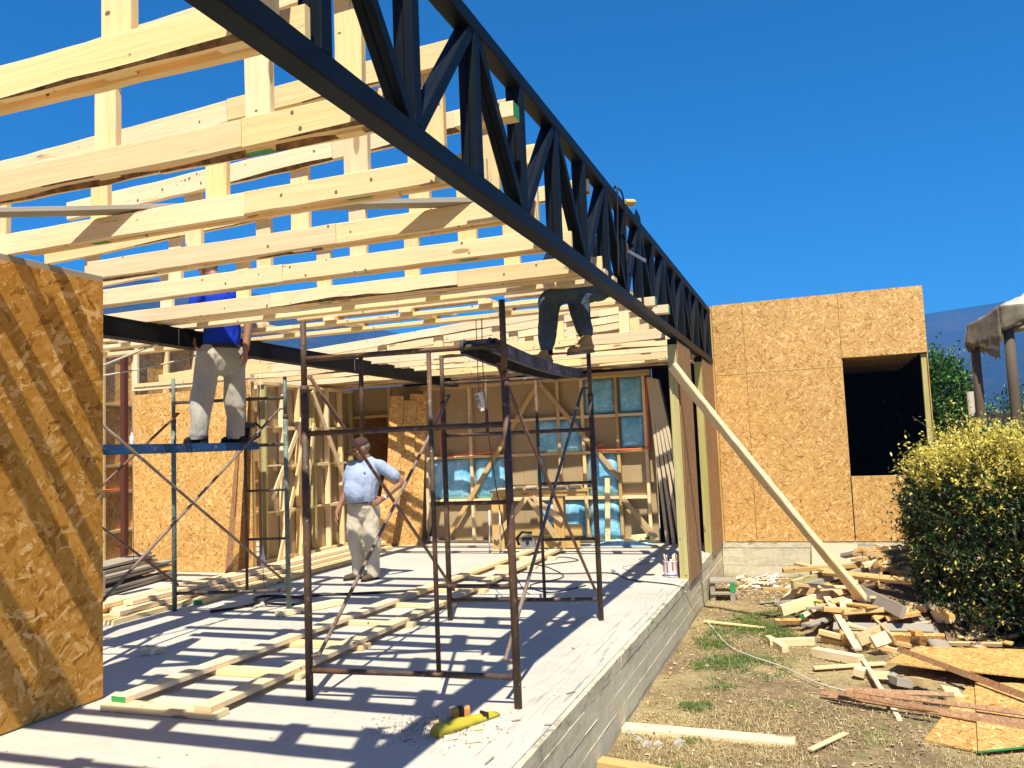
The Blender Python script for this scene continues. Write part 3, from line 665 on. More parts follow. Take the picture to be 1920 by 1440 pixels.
for r, z in enumerate(ROWS):
    for a, b in zip(RX, RX[1:]):
        if b in (-5.62, -4.10): continue
        if a in (-5.62, -4.10): a = RX[RX.index(a)-1]
        if r == 2 and b < -4.5: continue
        part_box(rw, 'nogging', PINE, a+0.026, b-0.026, yf, yb-0.004, z-0.022, z+0.022)
for (x0, z0, x1, z1) in ((-4.02, 2.49, -5.70, 0.06), (-4.0, 2.49, -2.80, 0.98), (-2.75, 0.66, -2.28, 0.08)):
    obj('diagonal_brace', MB().board((x0, yf-0.012, z0), (x1, yf-0.012, z1), X3, 0.07, 0.022), PINE_DK, rw)
def batt(x0, x1, z0, z1):
    mb = MB(); nxs, nzs = 9, 9
    for j in range(nzs+1):
        for i in range(nxs+1):
            x = x0+(x1-x0)*i/nxs; z = z0+(z1-z0)*j/nzs; e = min(i, nxs-i, 2)/2*min(j, nzs-j, 2)/2
            n = noise.noise(V((x*7, z*7, 1.7)))*0.022 + noise.noise(V((x*19, z*19, 4)))*0.008
            mb.v.append(V((x, yb-0.02-0.045*e**0.6 + n*e, z)))
    for j in range(nzs):
        for i in range(nxs):
            a = j*(nxs+1)+i; mb.face((a, a+1, a+nxs+2, a+nxs+1), ((0, 0),)*4, 0, True)
    k0 = len(mb.v); ring = [i for i in range(nxs+1)] + [(nxs+1)*j+nxs for j in range(1, nzs+1)] + [nzs*(nxs+1)+i for i in range(nxs-1, -1, -1)] + [(nxs+1)*j for j in range(nzs-1, 0, -1)]
    for i in ring: p = mb.v[i]; mb.v.append(V((p.x, yb+0.002, p.z)))
    for q in range(len(ring)):
        q2 = (q+1) % len(ring); mb.face((ring[q], ring[q2], k0+q2, k0+q), ((0, 0),)*4, 0)
    mb.face(tuple(k0+q for q in range(len(ring))), ((0, 0),)*len(ring), 0)
    obj('insulation_batt', mb, BATT, rw)
for a in ((-5.98, -5.26, .71, 1.345), (-5.18, -4.62, .71, 1.345), (-4.12, -3.37, 1.41, 1.895), (-3.29, -2.83, 1.96, 2.49), (-2.75, -2.40, 1.96, 2.49), (-2.75, -2.40, 1.41, 1.895),
          (-3.29, -2.83, .71, 1.345), (-4.12, -4.02, .75, 1.34), (-4.12, -3.37, .10, .65), (-3.29, -2.83, .06, .65)): batt(*a)
def flex(name, pts, r, mat, label, cat, parent=None, sub=6, group=None):
    pts = [V(p) for p in pts]; out = []
    for i in range(len(pts)-1):
        p0, p1, p2, p3 = pts[max(i-1, 0)], pts[i], pts[i+1], pts[min(i+2, len(pts)-1)]
        for k in range(sub):
            t = k/sub; out.append(0.5*((2*p1)+(p2-p0)*t+(2*p0-5*p1+4*p2-p3)*t*t+(3*p1-p0-3*p2+p3)*t**3))
    out.append(pts[-1]); o = obj(name, MB().tube(out, r, 7), mat, parent)
    return tag(o, label, cat, group) if not parent else o
flex('conduit', [(-5.72, 12.19, 2.45), (-5.73, 12.19, 1.95), (-5.73, 12.19, 1.48), (-5.70, 12.19, 1.40), (-5.3, 12.19, 1.42), (-4.95, 12.19, 1.43), (-4.83, 12.19, 1.46), (-4.84, 12.20, 1.41)], 0.013, ORANGE, None, None, rw)
flex('conduit', [(-2.30, 12.19, 2.45), (-2.31, 12.19, 1.95), (-2.32, 12.19, 1.47), (-2.36, 12.19, 1.41), (-2.7, 12.19, 1.40), (-3.08, 12.19, 1.41), (-3.1, 12.19, 1.47), (-3.0, 12.19, 1.49)], 0.013, ORANGE, None, None, rw)

# leaning boards in the corner by the pier
for k in range(5):
    obj('leaning_sheet', MB().board((-2.10+0.095*k, 12.16-0.02*k, 0.0), (-2.26+0.035*k, 12.185-0.012*k, 2.46-0.012*k), Y3, 0.16, 0.045, mi=0), [TAN_SHEET],
        label='tan strip leaning in the corner by the pier, %s of the five' % ('leftmost', 'second from left', 'middle one', 'fourth from left', 'rightmost')[k], cat='board', group='tan strips leaning in the corner')
dk = thing('doorway_shade', 'black panel put in as the shade of the doorway behind the tan strips', 'wall', (-1.75, 12.3, 0))
part_box(dk, 'shade_panel', SHADE_BLACK, -2.24, -1.46, 12.335, 12.347, 0.0, 2.60)  # flat black panel whose colour carries the doorway's shade
# OSB pieces standing against the left end of the rear wall
for i, (x0, x1, y0, y1, z1, lab) in enumerate(((-6.44, -6.36, 11.62, 11.95, 2.42, 'tall narrow OSB strip standing at the left end of the rear wall'), (-6.28, -6.18, 11.70, 12.05, 2.34, 'second narrow OSB strip standing behind the first by the rear wall'),
        (-6.12, -6.05, 11.78, 12.12, 2.44, 'OSB strip standing closest to the blue insulation'), (-6.47, -6.28, 11.45, 11.60, 1.22, 'short OSB offcut propped in front of the tall OSB strips'))):
    obj('osb_offcut', MB().board(((x0-0.05), (y0+y1)/2, 0), ((x1), (y0+y1)/2+0.12, z1), V((1, 0.35, 0)), 0.22+0.03*i, 0.011), OSB, label=lab, cat='board', group='OSB strips by the rear wall')
part_box(thing('door_post', 'green treated post at the side of the dark doorway', 'post', (-6.52, 12.0, 0)), 'post', TREATED, -6.565, -6.52, 11.95, 12.04, 0.0, 2.58)
# dark doorway left of the rear wall
dw = thing('doorway_wall', 'wall piece with dark doorway behind the man in the cap', 'wall', (-6.9, 12.3, 0))
part_box(dw, 'lintel_board', FIBER, -7.45, -6.12, 12.314, 12.326, 2.14, 2.60); part_box(dw, 'lintel', PINE_DK, -7.40, -6.5, 12.22, 12.305, 2.10, 2.145)
part_box(dw, 'jamb', PINE_DK, -7.26, -7.215, 12.22, 12.31, 0.0, 2.098); part_box(dw, 'jamb', PINE, -6.655, -6.61, 12.22, 12.31, 0.0, 2.098)
part_box(dw, 'side_board', FIBER, -6.60, -6.12, 12.314, 12.326, 0.0, 2.135)
part_box(dw, 'closet_back', OSB, -7.5, -6.1, 13.6, 13.612, 0.0, 2.6); part_box(dw, 'closet_side', OSB, -7.512, -7.50, 12.33, 13.61, 0.0, 2.6)
part_box(dw, 'closet_side', OSB, -6.10, -6.088, 12.33, 13.61, 0.0, 2.6); part_box(dw, 'closet_roof', OSB, -7.52, -6.08, 12.33, 13.62, 2.602, 2.614)
# open partition running away from the camera
pt = thing('stud_partition', 'open timber stud partition with long diagonal braces left of the doorway', 'wall', (-7.4, 11, 0))
PY = [9.80, 10.22, 10.62, 11.02, 11.42, 11.82, 12.15]
part_box(pt, 'top_plate', PINE, -7.445, -7.355, 9.74, 12.2, 2.54, 2.585); part_box(pt, 'bottom_plate', PINE, -7.445, -7.355, 9.74, 12.2, 0.0, 0.045)
for i, y in enumerate(PY): part_box(pt, 'stud', PINE if i % 3 else TREATED, -7.443, -7.357, y-0.022, y+0.022, 0.047, 2.538)
for z in (0.70, 1.36, 1.92):
    for a, b in zip(PY, PY[1:]): part_box(pt, 'nogging', PINE, -7.44, -7.36, a+0.024, b-0.024, z-0.02+rng.uniform(-.03, .03), z+0.024)
obj('diagonal_brace', MB().board((-7.345, 10.95, 2.5), (-7.345, 12.05, 0.75), Y3, 0.09, 0.022), PINE, pt)
obj('diagonal_brace', MB().board((-7.345, 10.7, 2.1), (-7.345, 9.9, 0.9), Y3, 0.08, 0.022), PINE, pt)
part_box(pt, 'backing_board', FIBER, -7.47, -7.458, 9.75, 12.3, 0.0, 2.58)
for i, (x, y, x2, y2, z, lab) in enumerate(((-7.25, 9.9, -7.33, 10.7, 1.75, 'pine stick leaning steeply against the stud partition'), (-7.22, 10.4, -7.32, 10.95, 2.0, 'taller pine stick leaning on the stud partition, farther back'))):
    obj('leaning_stick', MB().board((x, y, 0), (x2, y2, z), Y3, 0.06, 0.03), PINE, label=lab, cat='board', group='sticks leaning on the partition')
for i, (y0, y1, x) in enumerate(((10.9, 11.3, -7.30), (11.9, 12.15, -7.28))):
    pass
# OSB partition facing the camera, far left
lp = thing('osb_partition', 'broad sunlit OSB partition behind the worker on the blue plank', 'wall', (-7.9, 8.98, 0))
osb_sheet(lp, 'osb_panel', -8.94, -7.72, 0.005, 2.44, 8.945); osb_sheet(lp, 'osb_panel', -7.716, -6.95, 0.005, 2.52, 8.947)
part_box(lp, 'top_plate', PINE, -8.98, -6.95, 8.955, 9.04, 2.50, 2.545); part_box(lp, 'top_plate', PINE, -8.94, -6.95, 8.94, 9.03, 2.548, 2.60)
for x in (-8.96, -8.35, -7.74, -6.99): part_box(lp, 'stud', PINE_DK, x-0.022, x+0.022, 8.955, 9.04, 0.0, 2.498)
for i, (xb, xt, w_, m) in enumerate(((-7.16, -7.03, 0.20, OSB_RED), (-7.05, -6.99, 0.12, DARK_RED), (-6.98, -6.95, 0.14, OSB))):
    obj('leaning_strip', MB().board((xb, 8.72-0.05*i, 0.0), (xt, 8.90-0.02*i, 2.25+0.1*i), V((1, -0.5, 0)), w_, 0.011), m, label=('brown OSB edge strip', 'dark red membrane strip', 'pale OSB strip')[i]+' leaning on the right end of the OSB partition', cat='board', group='strips leaning on the OSB partition')
# left outside wall seen from inside
lw = thing('outer_wall', 'outer left wall of OSB seen from inside between studs', 'wall', (-9.5, 9.5, 0))
yy = 5.1
while yy < 13.0:
    part_box(lw, 'osb_panel', OSB, -9.568, -9.557, yy+0.002, yy+1.218, 0.005, 2.44); part_box(lw, 'osb_panel', OSB, -9.568, -9.557, yy+0.002, yy+1.218, 2.443, 3.42); yy += 1.22
for k in range(13):
    y = 5.2+0.622*k; part_box(lw, 'stud', PINE, -9.555, -9.46, y-0.022, y+0.022, 0.047, 3.40)
    for z in (0.52, 1.08, 1.46, 2.35): part_box(lw, 'nogging', PINE_DK, -9.553, -9.465, y+0.024, y+0.598, z-0.02, z+0.022)
part_box(lw, 'bottom_plate', PINE, -9.556, -9.46, 5.1, 13.2, 0.0, 0.045); part_box(lw, 'top_plate', PINE, -9.556, -9.46, 5.1, 13.2, 3.402, 3.445)
flex('conduit', [(-9.45, 8.7, 2.2), (-9.46, 8.72, 1.9), (-9.45, 8.74, 1.5)], 0.013, ORANGE, None, None, lw)
flex('conduit', [(-9.45, 8.2, 1.12), (-9.45, 8.7, 1.125), (-9.45, 9.2, 1.12)], 0.013, ORANGE, None, None, lw)
part_box(thing('wall_post', 'slim brown post in front of the outer wall, left of the OSB partition', 'post', (-9.0, 8.9, 0)), 'post', DARK_RED, -9.10, -9.03, 8.86, 8.94, 0.0, 3.0)
# lower back wall closing the far end
bw = thing('back_wall', 'far OSB wall closing the left rear of the house', 'wall', (-8.5, 12.7, 0))
part_box(bw, 'osb_panel', OSB, -9.5, -7.52, 12.8, 12.812, 0.0, 2.6)
for x in (-9.2, -8.6, -8.0): part_box(bw, 'stud', PINE, x-.022, x+.022, 12.7, 12.795, 0.0, 2.6)

# ------------------------------------------------------------------ scaffolds
def scaffold(label, A, B, C, D, mats, loc, brace_mats):
    """A,B near frame left/right legs; C,D far frame"""
    t = thing('scaffold', label, 'scaffold', loc, 'steel frame scaffolds')
    A, B, C, D = [V((p[0], p[1], 0)) for p in (A, B, C, D)]
    zt, zm, zl = 2.07, 1.605, 0.172
    for fi, (P, Q) in enumerate(((A, B), (C, D))):
        d = Q-P; dn_ = d.normalized()
        for p, top in ((P, 2.315), (Q, 2.335 if fi == 0 else 2.28)):
            lean = V((0.004*rng.uniform(-1, 1), 0.004*rng.uniform(-1, 1), 0))
            o = obj('leg', MB().tube([p, p+Z3*1.9+lean], 0.0235, 12).tube([p+Z3*1.9+lean, p+Z3*top+lean], 0.019, 12), mats[(fi*2 + (1 if p is Q else 0)) % len(mats)], t)
            obj('spigot', MB().tube([p+Z3*1.86+lean, p+Z3*1.905+lean], 0.0265, 12), TUBE, o)
        e = dn_*0.024
        for z in (zt, zm, zl): obj('ledger', MB().tube([P+e+Z3*z, Q-e+Z3*z], 0.017, 10), TUBE, t)
        i1 = P + d*0.64; i2 = P + d*0.30
        obj('inner_leg', MB().tube([i1+Z3*(zl+.015), i1+Z3*(zt-.015)], 0.0145, 10), TUBE, t)
        obj('inner_strut', MB().tube([i2+Z3*(zm+.015), i2+Z3*(zt-.015)], 0.0145, 10), TUBE, t)
        for z in (1.155, 0.678): obj('rung', MB().tube([i1+dn_*.013+Z3*z, Q-e+Z3*z], 0.0125, 8), TUBE, t)
        for p, q_ in ((P, 1), (Q, -1)):
            for z in (0.26, 1.96):
                yo = (0.05 if fi == 0 else -0.05)
                obj('brace_pin', MB().tube([p+Z3*z+V((q_*0.02, 0, 0)), p+Z3*z+V((q_*0.055, yo*0.3, 0))], 0.009, 6), TUBE_RED, t)
    for k, (P, Q, s_) in enumerate(((A, C, 1), (B, D, -1))):
        o = V((s_*0.045, 0, 0)); o2 = V((s_*0.068, 0, 0))
        obj('cross_brace', MB().tube([P+o+Z3*1.96, Q+o+Z3*0.26], 0.0125, 8), brace_mats[2*k], t)
        obj('cross_brace', MB().tube([P+o2+Z3*0.26, Q+o2+Z3*1.96], 0.0125, 8), brace_mats[2*k+1], t)
    return t
scaffold('rusty brown scaffold tower in the middle of the slab, under the girder', (-2.962, 4.325), (-1.664, 4.447), (-3.073, 6.609), (-1.775, 6.816), [TUBE], (-2.37, 5.5, 0), [TUBE_RED, TUBE_PALE, TUBE_RED, TUBE_PALE])
scaffold('teal flaking scaffold tower behind the left OSB panel, carrying the blue plank', (-6.0, 4.12), (-4.90, 4.36), (-6.052, 6.57), (-4.936, 6.885), [TUBE, TUBE, TUBE_TEAL, TUBE_TEAL], (-5.5, 5.5, 0), [TUBE_RED, TUBE_RED, TUBE_PALE, TUBE_PALE])
def plank(name, label, a, b, width, z0, z1, mat, sag=0.0, th=0.075, hook=True):
    t = thing(name, label, 'scaffold plank', ((a[0]+b[0])/2, (a[1]+b[1])/2, z0-th))
    n = 14; a, b = V((a[0], a[1], 0)), V((b[0], b[1], 0)); d = (b-a).normalized(); sd_ = V((d.y, -d.x, 0))
    def zc(f): return z0+(z1-z0)*f - sag*4*f*(1-f)
    def strip(off, zoff, ww, hh, flat):
        mb = MB()
        for k in range(n):
            f0, f1 = k/n, (k+1)/n
            p0 = a+(b-a)*f0+sd_*off+Z3*(zc(f0)+zoff); p1 = a+(b-a)*f1+sd_*off+Z3*(zc(f1)+zoff)
            mb.board(p0, p1, sd_ if flat else Z3, ww, hh, ch=0.0005)
        return mb
    obj('deck', strip(0, -0.002, width, 0.004, True), mat, t)
    for s_ in (-1, 1):
        obj('side_flange', strip(s_*(width/2-0.002), -th/2-0.004, th, 0.004, False), mat, t)
        obj('return_lip', strip(s_*(width/2-0.02), -th-0.004, 0.032, 0.003, True), mat, t)
    for q, pz, sg in ((a, z0, -1), (b, z1, 1)):
        for s_ in (-1, 1):
            c = q+sd_*(s_*width*0.36)+Z3*(pz-0.02)
            obj('hook', MB().tube([c-d*sg*0.05, c+d*sg*0.02+Z3*0.012, c+d*sg*0.06-Z3*0.01, c+d*sg*0.062-Z3*0.05], 0.013, 8), mat, t)
    return t
plank('scaffold_plank', 'dark navy steel plank with sagging middle on the central scaffold', (-1.82, 4.43), (-1.935, 6.76), 0.225, 2.112, 2.125, PLANK_NAVY, 0.032)
plank('scaffold_plank', 'bright blue steel plank under the standing worker on the teal scaffold', (-5.20, 4.28), (-5.305, 6.73), 0.29, 1.625, 1.637, PLANK_BLUE, 0.006, 0.07)

# ------------------------------------------------------------------ things on the slab
# truss frame lying on the floor
fl = thing('floor_frame', 'long pine ladder frame lying on the slab with a green painted end', 'frame', (-3.6, 7, 0))
def fboard(par, name, a, b, w, th, z, green=False, n=16, side=None):
    a, b = V((*a, z)), V((*b, z)); L = (b-a).normalized(); sd_ = V((L.y, -L.x, 0)) if side is None else side
    return obj(name, MB().board(a, b, sd_, w, th, n=n, jw=0.003, jt=0.001, end_mi=1 if green else 0), [PINE, GREEN_END], par)
fboard(fl, 'rail', (-4.02, 3.90), (-3.90, 7.4), 0.115, 0.036, 0.0565, True); fboard(fl, 'rail', (-3.90, 7.41), (-3.80, 11.05), 0.115, 0.036, 0.0565)
fboard(fl, 'rail', (-3.36, 3.86), (-3.39, 7.0), 0.12, 0.036, 0.0565); fboard(fl, 'rail', (-3.39, 7.01), (-3.45, 11.1), 0.12, 0.036, 0.0565)
for i, y in enumerate((3.90, 4.72, 5.52, 6.33, 7.14, 7.95, 8.76, 9.57, 10.38)):
    fboard(fl, 'tie', (-4.08 if i else -4.10, y), (-3.27, y+0.01), 0.125, 0.036, 0.0195, n=3)
# pine boards stacked along the left
st = [(-6.62, 6.15, -6.72, 11.9, 0), (-6.48, 5.95, -6.60, 11.6, 0), (-6.34, 6.3, -6.42, 11.2, 0), (-6.20, 5.9, -6.30, 11.4, 0), (-6.58, 6.0, -6.62, 11.5, 1), (-6.44, 6.2, -6.50, 11.8, 1), (-6.28, 6.05, -6.36, 10.9, 1), (-6.52, 6.1, -6.55, 11.3, 2), (-6.37, 6.3, -6.46, 11.0, 2), (-6.06, 6.9, -6.10, 10.4, 0), (-6.78, 6.4, -6.86, 11.7, 0), (-6.75, 6.3, -6.70, 11.4, 1)]
for i, (x0, y0, x1, y1, lv) in enumerate(st):
    z = 0.024+0.05*lv
    obj('pine_board', MB().board((x0, y0, z), (x1, y1, z+rng.uniform(0, .004)), X3, 0.118, 0.043, n=14, jw=0.004, end_mi=1 if i == 9 else 0), [PINE, GREEN_END], label='long pine board, %s layer of the left floor stack, %s' % (('bottom', 'middle', 'top')[lv], {0: 'third from right', 1: 'second of the inner pair', 2: 'fourth from right', 3: 'beside the loose right one', 4: 'left of centre', 5: 'at centre', 6: 'at the right', 7: 'left one', 8: 'right one', 9: 'loose at the right, green end', 10: 'outermost at the left', 11: 'outermost at the left'}[i]), cat='board', group='stacked pine boards')
obs = [(-8.55, 7.25, -7.25, 8.75)]
for lv in range(7):
    for q in range(3):
        o = rng.uniform(-0.12, 0.12); z = 0.03+0.046*lv + (0.15 if lv > 3 else 0)*0
        a = V((-7.72+0.17*q+o*0.3, 5.9+o, z)); b = V((-8.28+0.17*q+o*0.4, 8.35+o*1.5, z+rng.uniform(-.004, .008)))
        obj('old_plank', MB().board(a, b, V((1, 0.2, 0)), 0.155, 0.032, n=8, jw=0.004, jt=0.002), PINE_OLD, label='old grey plank in the %s layer of the grey stack, %s' % (('bottom', 'second', 'third', 'middle', 'fifth', 'sixth', 'topmost')[lv], ('left one', 'middle one', 'right one')[q]), cat='plank', group='stacked grey planks')
part_box(thing('sawhorse_leg', 'grey timber stump at the front of the grey plank stack', 'post', (-6.55, 6.2, 0)), 'post', PINE_OLD, -6.73, -6.66, 6.22, 6.30, 0.0, 0.42)
fb = obj('loose_board', MB().board((-4.78, 6.50, 0.03), (-4.50, 7.13, 0.03), V((1, -.5, 0)), 0.12, 0.05, n=4, jw=.002), PINE, label='short loose pine board on the slab near the coiled hose', cat='board')
obj('loose_block', MB().board((-4.97, 5.03, 0.02), (-4.84, 5.13, 0.02), V((1, -1, 0)), 0.09, 0.038), PINE, label='small flat pine block on the slab by the left OSB panel', cat='block')
flex('hose', [(-5.60, 6.55, .015), (-5.45, 6.75, .015), (-5.42, 7.05, .015), (-5.62, 7.25, .015), (-5.55, 7.4, .015), (-5.2, 7.35, .02), (-4.95, 7.2, .02), (-4.98, 7.0, .015), (-5.25, 6.95, .03), (-5.35, 7.2, .03), (-5.1, 7.45, .015), (-4.4, 7.75, .015), (-3.9, 8.0, .015)], 0.013, BLACK, 'black coiled hose lying on the slab by the teal scaffold', 'hose')
flex('power_cable', [(-2.35, 8.45, .008), (-2.6, 8.0, .008), (-2.95, 8.4, .008), (-2.75, 8.95, .008), (-3.1, 9.6, .008), (-3.55, 10.15, .008), (-3.3, 10.6, .008), (-2.95, 10.3, .01), (-3.2, 9.95, .01), (-3.55, 9.4, .008), (-2.9, 9.2, .008), (-2.3, 9.3, .008), (-1.95, 8.85, .008), (-1.5, 8.62, .008), (-1.33, 8.5, -0.01)], 0.006, BLACK, 'thin black power cable snaking over the slab to its edge', 'cable')
tag(obj('cable_plug', MB().tube([(-2.28, 9.36, .02), (-2.22, 9.30, .05), (-2.17, 9.22, .03)], [0.02, 0.028, 0.016], 9), WHITE), 'white cable connector lying on the slab near the scaffold leg', 'plug')
flex('thin_wire', [(-2.0, 10.9, .006), (-2.2, 10.5, .006), (-2.0, 10.2, .006), (-2.25, 9.8, .006), (-2.1, 9.5, .006)], 0.004, STONE, 'thin grey wire on the slab in front of the leaning strips', 'wire')
# nails and twigs on the near slab
for i, (x, y, l, a) in enumerate(((-1.62, 4.22, .05, .6), (-1.47, 4.75, .07, 1.0), (-1.53, 3.62, .09, 1.5), (-1.43, 4.2, .04, .3), (-2.35, 4.9, .05, 2.0), (-2.28, 3.95, .07, .4), (-2.05, 3.8, .04, 1.0), (-1.72, 5.8, .05, 2.2))):
    obj('splinter', MB().board((x, y, .006), (x+l*math.cos(a), y+l*math.sin(a), .008), V((-math.sin(a), math.cos(a), 0)), .009, .006), PINE_OLD, label='small brown splinter on the pale slab near the girder shadow', cat='splinter', group='splinters on the slab')
mb = MB(); r2 = random.Random(5)
for i in range(900):
    x = -1.98+r2.gauss(0, .16); y = 4.02+r2.gauss(0, .12); s_ = r2.uniform(.0015, .006); a = r2.uniform(0, 6.3)
    c = V((x, y, 0.002+r2.random()*.006)); d1 = V((math.cos(a), math.sin(a), 0))*s_; d2 = V((-math.sin(a), math.cos(a), r2.uniform(-.3, .6)))*s_*.5
    k = len(mb.v); mb.v += [c-d1-d2, c+d1-d2, c+d1+d2, c-d1+d2]; u = r2.random()*.3; mb.face((k, k+1, k+2, k+3), ((u, 0),)*4)
obj('sawdust', mb, [plain('dark_sawdust', (0.10, 0.085, 0.06), 0.9)], kind='stuff', label='dark sawdust and grit scattered under the yellow sleeve', fix=False)
# yellow vinyl tool sleeve, tape measure, chips
ys_ = thing('yellow_sleeve', 'yellow vinyl tool sleeve lying on the slab by the tape measure', 'tool bag', (-1.83, 4.07, 0))
mb = MB(); n = 16
for k in range(n+1):
    f = k/n; c = V((-1.925+0.19*f, 3.905+0.40*f, 0)); sd_ = V((0.90, -0.43, 0)); hw = 0.030*(1-0.45*f)+0.006; hh = (0.045*(1-f)**0.7+0.016)*(1.0 if k > 0 else 0.7)
    open_ = 0.55 if 2 < k < n else 1.0
    prof = [(-1, 0.02), (-1.05, .45), (-.8, .95), (-.35, 1.0 if open_ == 1 else .72), (.1, 1.05 if open_ == 1 else .35), (.55, .95 if open_ == 1 else .70), (1.0, .55), (1.0, .02)]
    for px_, pz in prof: mb.v.append(c+sd_*(px_*hw)+Z3*(pz*hh+0.002+0.009*noise.noise(V((px_*3, f*9, pz*3)))))
for k in range(n):
    for j in range(8):
        j2 = (j+1) % 8; mb.face((k*8+j, k*8+j2, k*8+8+j2, k*8+8+j), ((0, 0),)*4, 0, True)
mb.face(tuple(range(8)), ((0, 0),)*8); mb.face(tuple(n*8+j for j in reversed(range(8))), ((0, 0),)*8)
obj('sleeve', mb, YELLOW, ys_)
mb = MB()
for k in (0.78,): 
    c = V((-1.925+0.19*k, 3.905+0.40*k, 0.028)); mb.board(c-V((.9, -.43, 0))*.03, c+V((.9, -.43, 0))*.03, Y3, .012, .035)
obj('strap', mb, BLACK, ys_)
tm = thing('tape_measure', 'orange and black tape measure standing behind the yellow sleeve', 'tape measure', (-1.86, 4.17, 0))
obj('case', MB().board((-1.93, 4.13, .04), (-1.86, 4.20, .04), Z3, .075, .04, ch=.012), ORANGE_WOOD, tm)
obj('grip_band', MB().board((-1.905, 4.155, .04), (-1.885, 4.175, .04), Z3, .081, .046, ch=.008), BLACK, tm)
obj('end_hook', MB().board((-1.955, 4.115, .02), (-1.94, 4.13, .02), Z3, .035, .03, ch=.004), STONE, tm)
for x, y, s_, lab in ((-1.755, 4.06, .045, 'pale wood chip touching the yellow sleeve, right of it'), (-1.70, 3.89, .05, 'rounded pink wood chip alone on the slab below the yellow sleeve'), (-1.83, 3.90, .05, 'thin wood chip under the front edge of the yellow sleeve'), (-2.02, 4.10, .035, 'wood chip in the dark sawdust left of the tape measure')):
    obj('wood_chip', MB().board((x-s_*.6, y-s_*.3, .008), (x+s_*.6, y+s_*.3, .012), V((-.5, 1, 0)), s_*.8, .016, ch=.004), PINE, label=lab, cat='wood chip')
# paint can with brushes by the pier
pc = thing('paint_can', 'dribbled paint tin full of brushes at the foot of the nearer pier', 'paint tin', (-1.565, 9.15, 0))
obj('can', MB().lathe([(.082, .002), (.084, .01), (.082, .03), (.082, .17), (.084, .178), (.079, .178), (.078, .12), (.0, .12)], (-1.565, 9.15, 0), 20), [plain('white_can_label', (.62, .60, .62), .35, .5, 0, .15, 30)], pc)
obj('band', MB().lathe([(.0832, .012), (.0832, .032)], (-1.565, 9.15, 0), 20), [plain('violet_can_band', (.10, .06, .25), .4)], pc)
DRIB = plain('brown_dribble', (.30, .13, .05), .4)
for k in range(9):
    a = k*.7+rng.uniform(-.2, .2); h_ = rng.uniform(.03, .12); q = V((-1.565+.0845*math.cos(a), 9.15+.0845*math.sin(a), .17))
    obj('paint_dribble', MB().board(q, q-Z3*h_, V((-math.sin(a), math.cos(a), 0)), .014, .004), DRIB, pc)
for k in range(6):
    a = k*1.05; x, y = -1.565+.05*math.cos(a), 9.15+.05*math.sin(a)
    obj('brush', MB().tube([(x, y, .13), (x+.02*math.cos(a), y+.02*math.sin(a), .245)], [.011, .008], 7), [(ORANGE_WOOD, WHITE, BLACK, PINE, GREY_METAL, PINE)[k]], pc)
# workbench of rough pine with circular saw
wb = thing('workbench', 'rough pine workbench with diagonal legs before the blue insulation', 'workbench', (-3.85, 11.4, 0))
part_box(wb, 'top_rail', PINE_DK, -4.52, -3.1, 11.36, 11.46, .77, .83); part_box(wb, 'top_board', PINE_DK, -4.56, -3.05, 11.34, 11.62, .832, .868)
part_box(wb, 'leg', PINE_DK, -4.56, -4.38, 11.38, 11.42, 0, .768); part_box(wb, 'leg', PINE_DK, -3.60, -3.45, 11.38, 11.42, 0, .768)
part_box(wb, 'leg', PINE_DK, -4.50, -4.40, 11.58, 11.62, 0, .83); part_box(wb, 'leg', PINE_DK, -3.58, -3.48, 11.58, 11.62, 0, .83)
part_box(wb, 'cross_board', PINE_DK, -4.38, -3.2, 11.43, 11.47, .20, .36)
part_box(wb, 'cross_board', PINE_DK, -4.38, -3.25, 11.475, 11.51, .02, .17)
for a, b in (((-4.5, .16), (-4.0, .75)), ((-3.95, .76), (-3.52, .12)), ((-3.9, .76), (-3.45, .42))):
    obj('diagonal_leg', MB().board((a[0], 11.345, a[1]), (b[0], 11.345, b[1]), X3, .08, .03), PINE_DK, wb)
for i in range(6):
    obj('pine_offcut', MB().box(-4.45+.22*i, -4.28+.22*i, 11.38, 11.5, .87, .90+.012*(i % 3)), PINE, label='pine offcut on top of the workbench, %s of the row' % ('leftmost', 'second', 'third', 'fourth', 'fifth', 'rightmost')[i], cat='offcut', group='offcuts on the workbench')
cs = thing('circular_saw', 'grey circular saw standing on the slab in front of the workbench', 'circular saw', (-3.9, 11.1, 0))
obj('blade_guard', MB().tube([(-3.90, 11.06, .14), (-3.90, 11.11, .14)], .115, 22, sm=False), GREY_METAL, cs)
obj('guard_slot', MB().board((-3.98, 11.055, .19), (-3.83, 11.055, .20), Z3, .05, .008), BLACK, cs)
obj('motor', MB().tube([(-3.90, 11.11, .14), (-3.90, 11.24, .14)], .06, 14), BLACK, cs)
obj('arbor', MB().tube([(-3.90, 11.045, .14), (-3.90, 11.06, .14)], .025, 12), BLACK, cs)
obj('handle', MB().tube([(-4.05, 11.12, .10), (-4.08, 11.12, .2), (-4.0, 11.12, .285), (-3.85, 11.12, .275)], .02, 9), BLACK, cs)
obj('base_plate', MB().box(-4.06, -3.72, 11.0, 11.2, .0, .012), BLACK, cs)
flex('saw_cord', [(-3.77, 11.2, .1), (-3.55, 11.1, .01), (-3.3, 11.2, .008), (-3.1, 11.0, .008)], .006, BLACK, None, None, cs)
for x in (-4.467, -4.306):
    obj('thin_stake', MB().tube([(x, 11.015, 0), (x+.02, 11.02, .61)], .011, 8), WHITE, label='thin white stake standing upright left of the workbench' if x < -4.4 else 'thin white stake beside the workbench leg, right of its twin', cat='stake', group='white stakes')
bt = thing('bottle', 'small dark bottle with a pale label standing on the rear bottom plate', 'bottle', (-5.93, 12.16, 0.0))
